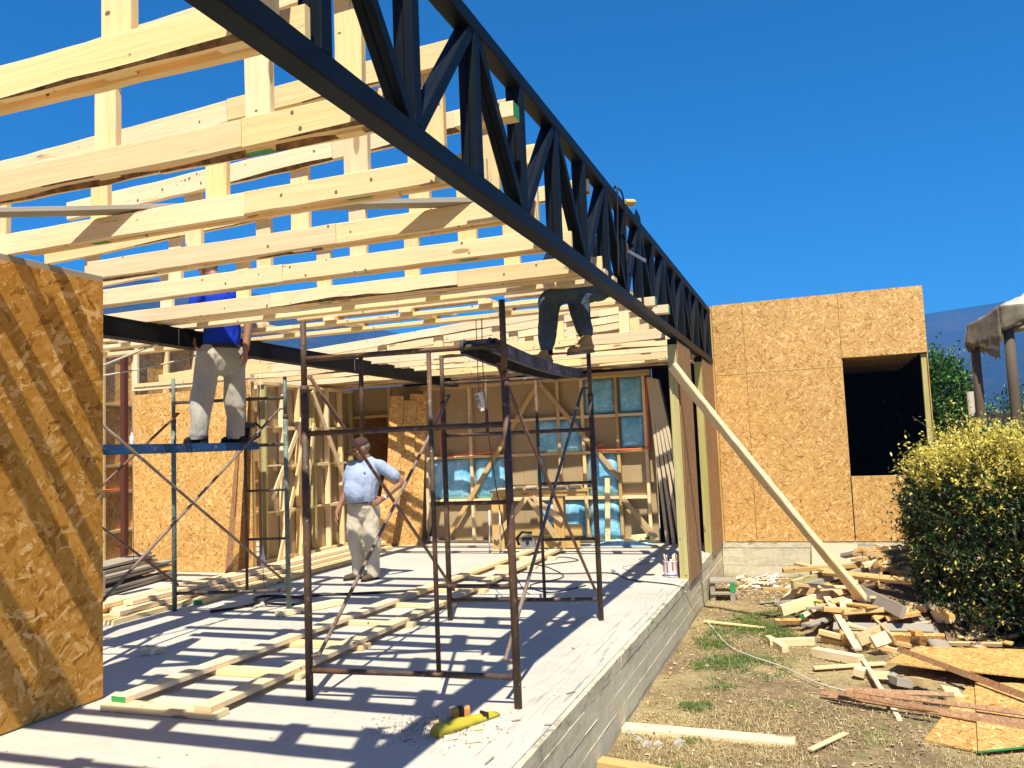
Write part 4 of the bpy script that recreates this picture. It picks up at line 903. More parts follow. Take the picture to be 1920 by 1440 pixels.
obj('glass', MB().lathe([(.036, 0), (.04, .01), (.04, .15), (.016, .21), (.015, .25), (.0, .25)], (-5.93, 12.15, 0.0), 14), [plain('brown_bottle', (.04, .02, .02), .15, .6)], bt)
obj('label_band', MB().lathe([(.0408, .04), (.0408, .12)], (-5.93, 12.15, 0), 14), WHITE, bt); obj('cap', MB().lathe([(.017, .245), (.017, .27), (0, .27)], (-5.93, 12.15, 0), 12), [plain('red_cap', (.4, .05, .03), .4)], bt)
obj('upright_board', MB().board((-2.98, 12.05, 0), (-2.96, 12.14, .98), X3, .075, .03), PINE, label='short bright pine board standing before the blue batts', cat='board')
for i, (x0, y0, x1, y1) in enumerate(((-2.95, 11.95, -2.75, 11.98), (-2.7, 11.9, -2.42, 12.02), (-2.62, 12.08, -2.4, 12.1))):
    obj('pine_offcut', MB().board((x0, y0, .05+.03*i), (x1, y1, .06+.035*i), V((0, 1, 0)), .09, .045), PINE, label=('small offcut at the left of the crumpled blue insulation', 'longer offcut slanting over the blue insulation', 'offcut against the wall behind the blue insulation')[i], cat='offcut', group='offcuts on the insulation')
mb = MB(); nn = 16
for j in range(nn+1):
    for i in range(nn+1):
        x = -3.18+.86*i/nn; y = 11.85+.32*j/nn; e = min(i, nn-i, 4)/4*min(j, nn-j, 3)/3
        mb.v.append(V((x, y, .004+e*(.055+.05*noise.noise(V((x*9, y*9, 2)))))))
for j in range(nn):
    for i in range(nn):
        a = j*(nn+1)+i; mb.face((a, a+1, a+nn+2, a+nn+1), ((0, 0),)*4, 0, True)
obj('insulation_scrap', mb, BATT, label='crumpled blue insulation scrap on the slab at the rear wall', cat='insulation', fix=False)
# hanging socket box, plumb bobs, rope
hb = thing('socket_box', 'white socket box hanging from a black cord under the roof', 'socket box', (-2.89, 7.1, 1.87))
obj('box', MB().board((-2.93, 7.1, 2.005), (-2.885, 7.12, 1.84), X3, .07, .055, ch=.008), WHITE, hb)
for k in range(3): obj('socket', MB().board((-2.945+.011*k, 7.068+.004*k, 1.98-.042*k), (-2.94+.011*k, 7.069+.004*k, 1.95-.042*k), X3, .03, .006), GREY_METAL, hb)
flex('cord', [(-2.93, 7.1, 2.70), (-2.93, 7.1, 2.3), (-2.925, 7.1, 1.995)], .004, BLACK, None, None, hb)
flex('cord', [(-2.87, 7.1, 2.70), (-2.88, 7.11, 2.2), (-2.86, 7.12, 1.7), (-2.80, 7.2, .9), (-2.88, 7.7, .3), (-2.8, 7.9, .01), (-2.6, 8.0, .008)], .005, BLACK, None, None, hb)
def bob(label, x, y, zt, z, mat, zlow):
    t = thing('plumb_bob', label, 'plumb bob', (x, y, z)); obj('bob', MB().lathe([(0, 0), (.016, .03), (.026, .08), (.024, .13), (.012, .16), (.006, .24), (0, .25)], (x, y, z), 12), mat, t)
    obj('string', MB().tube([(x, y, z+.24), (x, y, zt)], .003, 5), ROPE, t)
    if zlow is not None: obj('string', MB().tube([(x, y, z), (x+.02, y, zlow)], .003, 5), BLACK, t)
bob('white plumb bob hanging before the OSB partition, left of the worker', -7.14, 7.12, 2.70, 1.64, WHITE, .35)
bob('small white plumb bob hung low beside the leaning OSB strips', -5.41, 7.12, 2.70, .33, WHITE, .0)
flex('tie_rope', [(-5.45, 5.75, 2.54), (-5.95, 5.6, 2.36), (-6.3, 5.5, 2.22), (-6.75, 5.3, 2.02), (-7.4, 5.1, 1.75)], .009, ROPE, 'pale rope slanting from the steel beam down to the left', 'rope')
flex('tie_rope', [(-5.45, 6.45, 2.54), (-5.8, 6.05, 2.38), (-6.22, 5.52, 2.235)], .008, ROPE, 'second pale rope tied to the knot under the steel beam', 'rope')
obj('rope_knot', MB().lathe([(0, -.035), (.03, -.02), (.036, 0), (.03, .02), (0, .035)], (-6.25, 5.52, 2.24), 9), BLACK, label='dark knot joining the two ropes under the steel beam', cat='knot')
# things on the girder
obj('work_glove', MB().board((-1.36, 6.62, 3.475), (-1.30, 6.72, 3.492), V((1, -.6, .3)), .07, .045, ch=.016), [plain('yellow_glove', (.62, .50, .16), .8)], label='yellow glove resting on top of the steel girder', cat='glove')
flex('girder_cable', [(-1.32, 6.10, 2.75), (-1.32, 6.14, 3.1), (-1.31, 6.16, 3.44), (-1.34, 6.2, 3.475), (-1.30, 6.3, 3.45), (-1.31, 6.4, 3.2), (-1.31, 6.38, 2.9)], .007, BLACK, 'thin black cable looped over the top of the girder', 'cable')
cl = thing('bar_clamp', 'small steel bar clamp gripping a girder strut', 'clamp', (-1.28, 6.55, 3.0))
obj('bar', MB().board((-1.33, 6.50, 3.04), (-1.22, 6.72, 2.985), Z3, .028, .012), GREY_METAL, cl); obj('screw', MB().tube([(-1.33, 6.47, 3.11), (-1.32, 6.50, 3.05)], .008, 8), ORANGE_WOOD, cl)

# ------------------------------------------------------------------ right side: prop, scrap pile, boards
def rough_pole(name, p0, p1, w_, th, mat, label, cat, seg=26, side=None):
    p0, p1 = V(p0), V(p1); L = (p1-p0).normalized(); sd_ = V(side or (0, 1, 0)); sd_ = (sd_-L*sd_.dot(L)).normalized(); nr = L.cross(sd_)
    mb = MB(); ln = (p1-p0).length
    for k in range(seg+1):
        f = k/seg; c = p0+(p1-p0)*f + nr*.018*math.sin(f*5) + sd_*.008*math.sin(f*9+1)
        for j in range(10):
            a = 2*math.pi*j/10; rr = (abs(math.cos(a))**4+abs(math.sin(a))**4)**-.25
            q = 1+.17*noise.noise(V((f*ln*5, math.cos(a)*1.5, math.sin(a)*1.5)))
            mb.v.append(c+sd_*math.cos(a)*rr*w_/2*q+nr*math.sin(a)*rr*th/2*q)
    for k in range(seg):
        for j in range(10):
            j2 = (j+1) % 10; mb.face((k*10+j, k*10+j2, k*10+10+j2, k*10+10+j), ((k/seg*ln, j*.04), (k/seg*ln, j*.04+.04), ((k+1)/seg*ln, j*.04+.04), ((k+1)/seg*ln, j*.04)), 0, True)
    mb.face(tuple(reversed(range(10))), tuple((j*.01, 0) for j in range(10))); mb.face(tuple(seg*10+j for j in range(10)), tuple((j*.01, 0) for j in range(10)))
    mb.mi = [1 if (i_ < seg*10 and noise.noise(V(((i_//10)*.33, (i_ % 10)*.5, 2)))+(.35 if i_ % 10 in (6, 7, 8) else -.12) > .18) else 0 for i_ in range(len(mb.mi))]
    return obj(name, mb, [mat, PINE_OLD], label=label, cat=cat)
obj('prop_pole', MB().board((-1.395, 8.93, 2.30), (0.53, 8.96, -0.40), (.55, -.75, .35), .125, .062, n=30, jw=.007, jt=.003, ch=.008, wane=.075, wane_mi=1, bow=.02), [TIMBER, PINE_OLD], label='long rough bark-edged plank propping the pier from the scrap pile', cat='prop')
rough_pole('old_timber', (0.52, 9.75, 0.0), (0.97, 7.98, -0.44), .15, .06, PINE_OLD, 'grey weathered timber lying diagonally down the scrap pile', 'timber', side=(1, .2, 0))
r3 = random.Random(23)
def hump(x, y):
    d = ((x-0.72)/1.08)**2 + ((y-9.85)/1.7)**2
    return max(0.0, 0.72*(1-d)) if d < 1 else 0.0
def offc(p, L, yaw, pitch, w_, th, mat=None, label=None, cat='offcut', group=None, roll=0.0, green=False):
    d = V((math.cos(yaw)*math.cos(pitch), math.sin(yaw)*math.cos(pitch), math.sin(pitch))); sd_ = V((-math.sin(yaw), math.cos(yaw), 0))
    sd_ = Quaternion(d, roll) @ sd_; p = V(p)
    return obj('wood_offcut', MB().board(p-d*L/2, p+d*L/2, sd_, w_, th, ch=.003, end_mi=1 if green else 0), [mat or PINE, GREEN_END], label=label, cat=cat, group=group)
PILE = 'sawn pine offcut heaped in the scrap pile beside the hedge'
for i in range(285):
    for _ in range(40):
        x, y = r3.uniform(-.35, 1.55), r3.uniform(8.2, 11.2)
        if hump(x, y) > 0.015: break
    lv = r3.random()**0.5
    z = GZ + hump(x, y)*lv + .03
    L = r3.choice((.12, .18, .24, .3, .4, .55, .7, .85)); 
    if r3.random() < .12: L = r3.uniform(.8, 1.3)
    th = r3.choice((.018, .022, .035, .045, .045)); ww = r3.choice((.03, .05, .07, .095, .115, .115))
    mt = r3.choice((PINE, PINE, PINE, PINE_DK, PINE_DK, PINE_DK, PINE_OLD, PINE_DK, OSB))
    PILE = '%s %s %s %s the scrap pile, %s %s' % ('long' if L > .5 else 'short' if L < .22 else 'medium', 'thin' if th < .03 else 'broad' if ww > .09 else 'narrow', {PINE: 'pale pine offcut', PINE_DK: 'brownish pine offcut', PINE_OLD: 'grey offcut', OSB: 'OSB offcut'}[mt],
        'high on' if lv > .78 else 'low in' if lv < .45 else 'midway up', 'left' if x < .35 else 'middle' if x < .85 else 'hedge side', 'front' if y < 9.3 else 'back' if y > 10.3 else 'centre')
    offc((x, y, z), L, r3.uniform(0, 6.28), r3.uniform(-.32, .32) if L < .6 else r3.uniform(-.12, .2), ww, th, mt, PILE, 'offcut', 'offcuts in the scrap pile', r3.choice((0, 0, .3, 1.2, -.4)), r3.random() < .12)
core = MB(); 
for j in range(25):
    for i in range(25):
        x = -.4+2.05*i/24; y = 8.15+3.2*j/24; core.v.append(V((x, y, GZ-.04+.80*hump(x, y)+.02*noise.noise(V((x*5, y*5, 1))))))
for j in range(24):
    for i in range(24):
        a = j*25+i; core.face((a, a+1, a+26, a+25), ((0, 0),)*4, 0, True)
obj('scrap_heap', core, [plain('brown_scrap', (.20, .13, .07), .95, .1, 0, .4, 18)], kind='stuff', label='buried scrap wood and sawdust inside the pile', fix=False)  # mottled dark brown core under the offcuts
def pix(p, q, w_, th, z, z2, lab, mat=PINE, side=None, n=4):
    a, b = V((*p, z)), V((*q, z2)); L = (b-a).normalized(); sd_ = V(side) if side else V((L.y, -L.x, 0))
    return obj('loose_timber', MB().board(a, b, sd_, w_, th, n=n, jw=.002, ch=.003), mat, label=lab, cat='timber')
pix((-.43, 8.98), (.53, 9.52), .11, .05, -.30, -.06, 'long beam rising through the scrap pile from its left edge', side=(0, 0, 1))
pix((-.52, 8.25), (-.12, 8.33), .07, .06, -.46, -.45, 'dark edged beam lying at the left foot of the scrap pile', side=(0, 0, 1))
pix((-.54, 8.42), (-.37, 8.02), .06, .06, -.46, -.465, 'short square offcut pointing at the camera, left foot of the pile')
pix((-.12, 7.95), (.26, 7.70), .09, .075, -.455, -.45, 'thick sawn beam in front of the scrap pile')
pix((.02, 9.05), (.245, 7.95), .07, .022, -.17, -.42, 'pale lath leaning down the front of the scrap pile')
pix((-.13, 7.47), (.44, 7.72), .055, .02, -.475, -.47, 'bright pale lath lying flat before the scrap pile')
pix((.27, 7.68), (.42, 6.25), .035, .022, -.44, -.475, 'narrow lath pointing at the camera across the brown strips')
pix((.37, 8.02), (.50, 8.08), .11, .05, -.37, -.33, 'bright square pine block facing up on the scrap pile', side=(0, .6, 1))
pix((-.47, 9.95), (-.20, 10.05), .10, .04, -.42, -.17, 'bright offcut standing on edge at the back left of the pile', side=(1, -.3, .4))
pix((-.33, 9.6), (.55, 10.5), .10, .05, -.14, -.02, 'dark green-grey timber across the top of the scrap pile', TREATED, side=(0, 0, 1))
for i, (x, y, s_, m, lab) in enumerate(((.225, 7.34, .10, PINE, 'small pine cube left of the block group before the pile'), (.38, 7.26, .13, PINE, 'pale square block next to the narrow lath'), (.51, 7.10, .14, PINE_OLD, 'brownish square block in the middle of the block row'),
        (.65, 7.12, .12, PINE_DK, 'square brown block right in the block row'), (.82, 6.82, .14, PINE, 'flat pine block beside the OSB sheets'), (.46, 7.2, .06, PINE_OLD, 'thin grey sliver between the blocks'))):
    offc((x, y, GZ+.05), s_, r3.uniform(0, 3), r3.uniform(-.2, .3), s_*.85, .06, m, lab, 'block', 'square blocks before the pile', .2)
# thin brown strips and OSB sheets
for i, (a, b, lab) in enumerate((((-.075, 6.71), (1.5, 5.98), 'brown strip running from the left tip of the strip bundle'), ((-.02, 6.60), (1.5, 6.10), 'second brown strip under the bundle'), ((.10, 6.72), (.82, 6.69), 'short straw-coloured strip crossing the bundle'),
        ((.12, 6.68), (1.5, 6.22), 'third brown strip in the bundle, farthest back'), ((.05, 6.55), (.66, 6.22), 'short brown strip on the near side of the bundle'))):
    obj('brown_strip', MB().board((*a, GZ+.045+.012*i), (*b, GZ+.065+.012*i), V((0, .7, .7)), .038, .013, n=12, jw=.002, jt=.001), OSB_RED, label=lab, cat='strip')
obj('brown_strip', MB().board((.56, 7.86, GZ+.12), (1.55, 6.22, GZ+.10), V((0, .6, .8)), .05, .014, n=10, jw=.002), OSB_RED, label='long dark brown strip slanting over the rear OSB sheets', cat='strip')
def sheet(poly, z, tilt, lab, mat=OSB):
    mb = MB(); P = [V((x, y, z+tilt*(y-6))) for x, y in poly]; mb.prism([tuple(p) for p in P], 2, (0, 0, -.012)); mb.mi = [0]*2+[1 if 'lower right' in lab else 0]+[0]*(len(mb.mi)-3)
    return obj('osb_scrap', mb, [mat, GREEN_END], label=lab, cat='sheet', group='OSB sheets on the ground')
sheet([(.53, 5.88), (.83, 5.73), (1.12, 6.92), (.97, 7.12)], GZ+.030, .01, 'narrow OSB sheet with a pointed left corner on the dirt')
sheet([(.80, 5.69), (1.62, 6.12), (1.85, 7.3), (1.02, 7.14)], GZ+.048, .012, 'OSB sheet at the lower right corner with green edge')
sheet([(.44, 7.50), (1.05, 7.28), (1.75, 7.62), (1.72, 8.1), (.72, 8.05)], GZ+.075, .015, 'OSB sheet at the foot of the hedge, partly in shade')
sheet([(1.0, 7.24), (1.9, 7.0), (1.95, 7.75), (1.2, 7.74)], GZ+.10, .02, 'uppermost OSB sheet by the hedge')
# boards half sunk in the turf
obj('path_board', MB().board((-1.362, 5.70, GZ+.012), (-.24, 5.70, GZ+.004), Y3, .13, .04, n=8, jw=.003), PINE, label='tan board half sunk in the dry turf by the slab edge', cat='board')
obj('path_board', MB().board((-1.36, 5.02, GZ+.02), (-.55, 4.86, GZ+.02), Y3, .10, .06, n=6, jw=.003), PINE_DK, label='tan board at the bottom edge of the photo by the slab', cat='board')
obj('lath', MB().board((-.15, 5.52, GZ+.03), (.07, 5.88, GZ+.03), X3, .04, .012), PINE, label='short pale lath lying alone on the dirt', cat='lath')
obj('lath', MB().board((-1.24, 9.16, GZ+.03), (-.60, 8.92, GZ+.03), Y3, .05, .018), PINE, label='pale lath on the dirt beside the slab, left of the pile', cat='lath')
pl = thing('pallet_block', 'small broken pallet corner against the slab edge', 'pallet', (-1.2, 10.7, GZ))
for z in (.09, .23): obj('deck_board', MB().board((-1.34, 10.62, GZ+z), (-1.02, 10.66, GZ+z), Y3, .30, .03), PINE_OLD, pl)
for x in (-1.30, -1.06): 
    obj('block', MB().box(x-.03, x+.03, 10.5, 10.58, GZ-.01, GZ+.073), PINE_OLD, pl); obj('block', MB().box(x-.03, x+.03, 10.5, 10.58, GZ+.107, GZ+.213), PINE_OLD if x < -1.2 else GREEN_END, pl)
obj('leaning_board', MB().board((.15, 12.25, GZ), (.17, 12.40, -.02), X3, .60, .012), TAN_SHEET, label='square tan board leaning on the foundation behind the pile', cat='board')
for i in range(70):
    x, y = r3.gauss(-.85, .22), r3.gauss(11.75, .35)
    if y > 12.3 or x < -1.33: continue
    s_ = r3.uniform(.02, .09)
    obj('plaster_scrap', MB().board((x-s_*.6, y, GZ+.02+r3.random()*.03), (x+s_*.6, y+r3.uniform(-.03, .03), GZ+.03+r3.random()*.05), V((0, 1, r3.uniform(-.5, .5))), s_*.8, .012, ch=.003), RUBBLE if i % 3 else PINE, label='%s %s scrap in the litter before the foundation, %s %s' % ('large' if s_ > .055 else 'small', 'white plaster' if i % 3 else 'pale wood', 'left' if x < -.95 else 'middle' if x < -.72 else 'right', 'near the wall' if y > 11.85 else 'out front' if y < 11.55 else 'mid way'), cat='scrap', group='plaster scraps by the foundation')
for x, y, wh in ((-1.22, 5.5, 'second from the slab'), (-1.08, 5.45, 'fourth from the slab'), (-1.15, 5.42, 'nearest the camera'), (-.95, 5.5, 'farthest from the slab'), (-1.3, 5.6, 'touching the slab')):
    obj('mortar_lump', MB().tube([(x-.05*rng.random(), y-.02, GZ+.005), (x, y, GZ+.014), (x+.03, y+.04*rng.random(), GZ+.006)], [.012, .026*rng.uniform(.6, 1.3), .010], 6, sm=False), STONE, label='grey mortar lump in the turf by the sunken board, ' + wh, cat='lump', group='mortar lumps')
flex('ground_cord', [(-1.33, 8.55, -0.05), (-1.30, 8.75, -.25), (-1.18, 9.05, GZ+.03), (-.90, 8.15, GZ+.03), (-.66, 7.76, GZ+.03), (-.38, 7.45, GZ+.03), (-.11, 7.03, GZ+.03), (.15, 6.80, GZ+.03), (.40, 6.62, GZ+.03)], .0055, ROPE, 'pale cord running from the slab over the dirt to the strips', 'cord')

# ------------------------------------------------------------------ plants
def leaf(mb, c, d, up, l, wd, u):
    d = d.normalized(); s_ = d.cross(up); s_ = s_.normalized() if s_.length > 1e-4 else X3; nn_ = s_.cross(d)
    k = len(mb.v); mid = c+d*(l*.5)+nn_*(l*.06)
    mb.v += [c, mid-s_*wd*.5, c+d*l, mid+s_*wd*.5]; mb.face((k, k+1, k+2, k+3), ((u, 0), (u, .5), (u, 1), (u, .5)))
def rv(r): 
    while True:
        v = V((r.uniform(-1, 1), r.uniform(-1, 1), r.uniform(-1, 1)))
        if .05 < v.length < 1: return v.normalized()
def shrub(name, label, cat, blobs, n, lsize, mats, rsd, gold=None, group=None, twig=7, droop=0.0, boxy=0.0):
    r = random.Random(rsd); loc = (sum(b[0][0] for b in blobs)/len(blobs), sum(b[0][1] for b in blobs)/len(blobs), GZ)
    t = thing(name, label, cat, loc, group); mb = MB(); tot = sum(b[1][0]*b[1][1]+b[1][1]*b[1][2]+b[1][0]*b[1][2] for b in blobs)
    stems = MB()
    for (c, rad) in blobs:
        c = V(c); m = int(n*(rad[0]*rad[1]+rad[1]*rad[2]+rad[0]*rad[2])/tot)
        for i in range(m//twig):
            q = rv(r); lump = 1 + .20*noise.noise(q*2.3+c) + .12*noise.noise(q*5.5+c*2)
            dep = r.random(); rr = lump*(1-.30*dep*dep)
            bx = max(abs(q.x), abs(q.y), abs(q.z))**-boxy
            base = c+V((q.x*rad[0], q.y*rad[1], q.z*rad[2]))*(rr*bx)
            if base.z < GZ+.02: continue
            ax = (q*0.8+rv(r)*.7+Z3*(.55-droop)).normalized(); tl = lsize*r.uniform(1.8, 4.2)*(2.3 if r.random() < .09 else 1)
            g = (gold(q, base, dep, r) if gold else 0)
            mi = 1 if g else 0
            for j in range(twig):
                f = j/twig; cc = base+ax*tl*f; dd = (ax*.55+rv(r)).normalized(); k0 = len(mb.f)
                leaf(mb, cc, dd, Z3 if r.random() < .7 else rv(r), lsize*r.uniform(.65, 1.2), lsize*r.uniform(.35, .55), r.random()); mb.mi[-1] = mi if r.random() < .92 else 1-mi
            if i % 9 == 0: stems.tube([base-ax*tl*1.3, base+ax*tl], [.006, .002], 4)
        for i in range(7):
            q = rv(r); q.z = abs(q.z); stems.tube([V((c.x+q.x*.12, c.y+q.y*.12, GZ)), c+V((q.x*rad[0], q.y*rad[1], q.z*rad[2]))*.45, c+V((q.x*rad[0], q.y*rad[1], q.z*rad[2]))*.9], [.025, .014, .005], 5)
    o = obj('foliage', mb, mats, t, fix=False); o['kind'] = 'stuff'
    obj('stem', stems, BARK, t)
    return t
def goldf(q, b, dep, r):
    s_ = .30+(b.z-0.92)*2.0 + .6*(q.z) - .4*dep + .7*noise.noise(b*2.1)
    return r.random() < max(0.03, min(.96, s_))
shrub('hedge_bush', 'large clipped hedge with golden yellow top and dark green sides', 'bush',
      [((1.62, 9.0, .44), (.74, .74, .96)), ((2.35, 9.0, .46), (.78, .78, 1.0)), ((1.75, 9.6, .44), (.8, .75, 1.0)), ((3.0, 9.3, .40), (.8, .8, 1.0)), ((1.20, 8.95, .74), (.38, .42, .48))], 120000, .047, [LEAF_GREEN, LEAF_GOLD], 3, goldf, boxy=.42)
shrub('leafy_tree', 'dense rounded green tree behind the house corner and hedge', 'tree', [((2.10, 17.2, 1.75), (.72, .75, 1.10)), ((1.55, 17.3, 1.5), (.8, .8, 1.3)), ((2.35, 17.0, 1.15), (.5, .6, .8))], 52000, .085, [LEAF_MID, LEAF_GREEN], 8, lambda q, b, d, r: r.random() < .25+.4*d)
shrub('low_shrub', 'low mixed green shrub between the hedge and the tree', 'shrub', [((2.32, 14.6, .60), (.55, .55, .95)), ((2.8, 14.8, .4), (.6, .6, .9))], 12000, .06, [LEAF_MID, LEAF_GREEN], 18, lambda q, b, d, r: r.random() < .5)
shrub('far_shrub', 'small shrub seen between the pergola posts', 'shrub', [((3.2, 19.3, 1.1), (.5, .5, .75)), ((3.9, 19.0, .8), (.6, .6, 1.3))], 7000, .08, [LEAF_MID, LEAF_GREEN], 28, lambda q, b, d, r: r.random() < .5)
# pergola with a tarpaulin
pg = thing('pergola', 'rough post pergola with a faded tarpaulin roof beyond the hedge', 'pergola', (3.2, 13.8, GZ))
def post(x, y, z1, r_, lean=0):
    pts = [(x+lean*(z/z1), y, GZ+(z1-GZ)*z/z1) for z in (0, z1*.25, z1*.5, z1*.75, z1)]
    return MB().tube(pts, [r_*1.1, r_*1.05, r_, r_*.97, r_*.95], 12)
for x, y, z1, r_ in ((2.215, 13.0, 2.72, .062), (2.56, 12.6, 2.86, .068), (4.3, 12.7, 2.8, .065), (4.2, 15.6, 2.8, .06), (4.6, 15.6, 2.8, .06)): obj('post', post(x, y, z1, r_), POST_WOOD, pg)
obj('beam', MB().tube([(2.12, 13.0, 2.76), (2.9, 12.55, 2.84), (4.6, 12.62, 2.84)], .05, 9), PINE_OLD, pg)
obj('beam', MB().tube([(2.15, 12.95, 2.74), (3.0, 15.7, 2.84)], .05, 9), PINE_OLD, pg)
obj('rafter', MB().tube([(2.2, 13.0, 2.82), (4.0, 14.0, 3.75)], .045, 8), PINE_OLD, pg); obj('rafter', MB().tube([(2.75, 12.6, 2.9), (4.0, 14.0, 3.75)], .045, 8), PINE_OLD, pg)
def tarp_patch(name, P, mat, nu=22, nv=16, wob=.05, thick=.006, hem=None):
    """bilinear sheet with sag and folds, real thickness"""
    mb = MB(); A, B, C_, D = [V(p) for p in P]; top = []
    for j in range(nv+1):
        for i in range(nu+1):
            u, v = i/nu, j/nv; p = (A*(1-u)+B*u)*(1-v)+(D*(1-u)+C_*u)*v
            p = p+V((noise.noise(p*2.7)*wob, noise.noise(p*2.7+V((7, 0, 0)))*wob, noise.noise(p*3.3+V((0, 9, 0)))*wob + .35*wob*math.sin(u*19+3*v)*(1-v)))
            if hem and j == 0: p = p - Z3*(hem*(.2+2.2*abs(noise.noise(V((u*7, 3, 1))))))
            top.append(p)
    nrm = (B-A).cross(D-A).normalized()*thick; mb.v = top+[p-nrm for p in top]; N_ = len(top)
    for j in range(nv):
        for i in range(nu):
            a = j*(nu+1)+i; q = (a, a+1, a+nu+2, a+nu+1); mb.face(q, ((i/nu, j/nv),)*4, 0, True); mb.face(tuple(N_+x for x in reversed(q)), ((0, 0),)*4, 0, True)
    ring = list(range(nu+1))+[(nu+1)*j+nu for j in range(1, nv+1)]+[nv*(nu+1)+i for i in range(nu-1, -1, -1)]+[(nu+1)*j for j in range(nv-1, 0, -1)]
    for k in range(len(ring)):
        a, b = ring[k], ring[(k+1) % len(ring)]; mb.face((a, N_+a, N_+b, b), ((0, 0),)*4)
    return obj(name, mb, mat, pg, fix=False)
apex = (4.1, 14.1, 3.95)
tarp_patch('tarpaulin', ((2.44, 12.50, 3.10), (4.9, 12.4, 3.10), (4.4, 14.1, 3.98), apex), TARP)
tarp_patch('tarpaulin', ((3.1, 15.9, 2.95), (2.10, 12.98, 2.92), apex, (4.2, 14.3, 3.95)), TARP)
tarp_patch('tarpaulin', ((2.10, 12.98, 2.92), (2.44, 12.50, 3.10), (4.05, 14.0, 3.94), apex), TARP, nu=10)
tarp_patch('valance', ((2.09, 12.96, 2.66), (2.45, 12.47, 2.74), (2.44, 12.49, 3.11), (2.10, 12.97, 2.93)), TARP_OLD, nu=18, nv=10, wob=.06, hem=.10)
tarp_patch('valance', ((2.46, 12.46, 2.86), (4.9, 12.36, 2.88), (4.9, 12.39, 3.11), (2.44, 12.49, 3.11)), TARP_OLD, nu=48, nv=10, wob=.07, hem=.10)
tarp_patch('valance', ((3.1, 15.88, 2.72), (2.08, 12.95, 2.68), (2.10, 12.97, 2.93), (3.1, 15.9, 2.96)), TARP_OLD, nu=36, nv=10, wob=.06, hem=.10)
fr = thing('rail_fence', 'weathered rail fence beyond the hedge under the pergola', 'fence', (3.5, 16, GZ))
obj('rail', MB().board((2.64, 16.0, 1.68), (6.5, 16.0, 1.66), Z3, .14, .03, n=10, jw=.005), PINE_OLD, fr); obj('rail', MB().board((2.64, 16.0, 1.0), (6.5, 16.0, 1.02), Z3, .14, .03, n=10, jw=.005), PINE_OLD, fr)
for x in (2.60, 3.9, 5.4): obj('post', MB().tube([(x, 16.06, GZ), (x, 16.06, 2.15 if x < 3 else 1.8)], .055, 9), PINE_OLD, fr)

# ------------------------------------------------------------------ turf and litter
def blades(name, n, fn, hgt, wd, mat, seed, label):
    r = random.Random(seed); mb = MB(); cnt = 0; tries = 0
    while cnt < n and tries < n*14:
        tries += 1
        x, y = r.uniform(-1.33, 2.6), 3.9+8.3*r.random()**1.5
        if r.random() > fn(x, y): continue
        if hump(x, y) > .03: continue
        cnt += 1
        for b in range(4):
            a = r.uniform(0, 6.28); h_ = hgt*r.uniform(.4, 1.2); lean = r.uniform(.3, 1.6); px_, py_ = x+r.gauss(0, .012), y+r.gauss(0, .012)
            z0 = ground_h(px_, py_)-.004; d = V((math.cos(a), math.sin(a), 0)); s_ = V((-d.y, d.x, 0))*wd*.5
            p0 = V((px_, py_, z0)); p1 = p0+d*h_*lean*.35+Z3*h_*.6; p2 = p0+d*h_*lean+Z3*h_*(1.0-.3*lean)
            k = len(mb.v); mb.v += [p0-s_, p0+s_, p1+s_*.7, p1-s_*.7, p2]; u = r.random()
            mb.face((k, k+1, k+2, k+3), ((u, 0),)*4); mb.face((k+3, k+2, k+4), ((u, 0),)*3)
    return obj(name, mb, mat, kind='stuff', label=label, fix=False)
def dryf(x, y):
    n = noise.noise(V((x*.9, y*.9, 5)))+.4*noise.noise(V((x*3, y*3, 2))); near = max(0, (6.4-y)/2.0)*max(.25, min(1, (.1-x)/.8))
    return max(0.02, min(1, .12+.5*n+.9*min(1, near)))
def greenf(x, y):
    n = noise.noise(V((x*1.6+4, y*1.3, 8)))+.5*noise.noise(V((x*5, y*5, 3)))
    e = 0
    for cx, cy, rx, ry in ((-.72, 7.45, .45, .50), (-1.02, 8.5, .25, .6), (-.75, 9.2, .42, .55), (-.45, 8.6, .2, .4), (-.55, 9.7, .25, .3), (-.85, 6.9, .2, .2), (-.95, 6.3, .15, .15), (-.5, 10.4, .25, .3), (.75, 7.0, .12, .1), (-.9, 5.6, .12, .12), (-.8, 5.1, .25, .12)):
        e = max(e, 1-((x-cx)/rx)**2-((y-cy)/ry)**2)
    return max(0, min(1, e*1.2*(.5+n)))
blades('dry_grass', 20000, dryf, .035, .0045, GRASS_DRY, 41, 'short straw-dry turf over the yard')
blades('green_grass', 9000, greenf, .045, .005, GRASS_GREEN, 42, 'green grass patches in the bare dirt')
mb = MB(); r4 = random.Random(77)
for i in range(9000):
    if r4.random() < .45: x, y = r4.gauss(-.85, .35), r4.gauss(11.6, .5)
    else: x, y = r4.uniform(-1.3, 1.8), 4.6+7.6*r4.random()
    if y > 12.38 or x < -1.34 or hump(x, y) > .05: continue
    s_ = r4.uniform(.004, .02); a = r4.uniform(0, 6.3); c = V((x, y, ground_h(x, y)+.006+r4.random()*.008)); d1 = V((math.cos(a), math.sin(a), r4.uniform(-.2, .2)))*s_; d2 = V((-math.sin(a), math.cos(a), r4.uniform(-.4, .4)))*s_*r4.uniform(.15, .5)
    k = len(mb.v); mb.v += [c-d1-d2, c+d1-d2, c+d1+d2, c-d1+d2]; u = r4.random() if y > 10 else r4.random()*.7; mb.face((k, k+1, k+2, k+3), ((u, 0),)*4)
obj('wood_litter', mb, CHIP, kind='stuff', label='shavings and wood chips littering the dirt', fix=False)

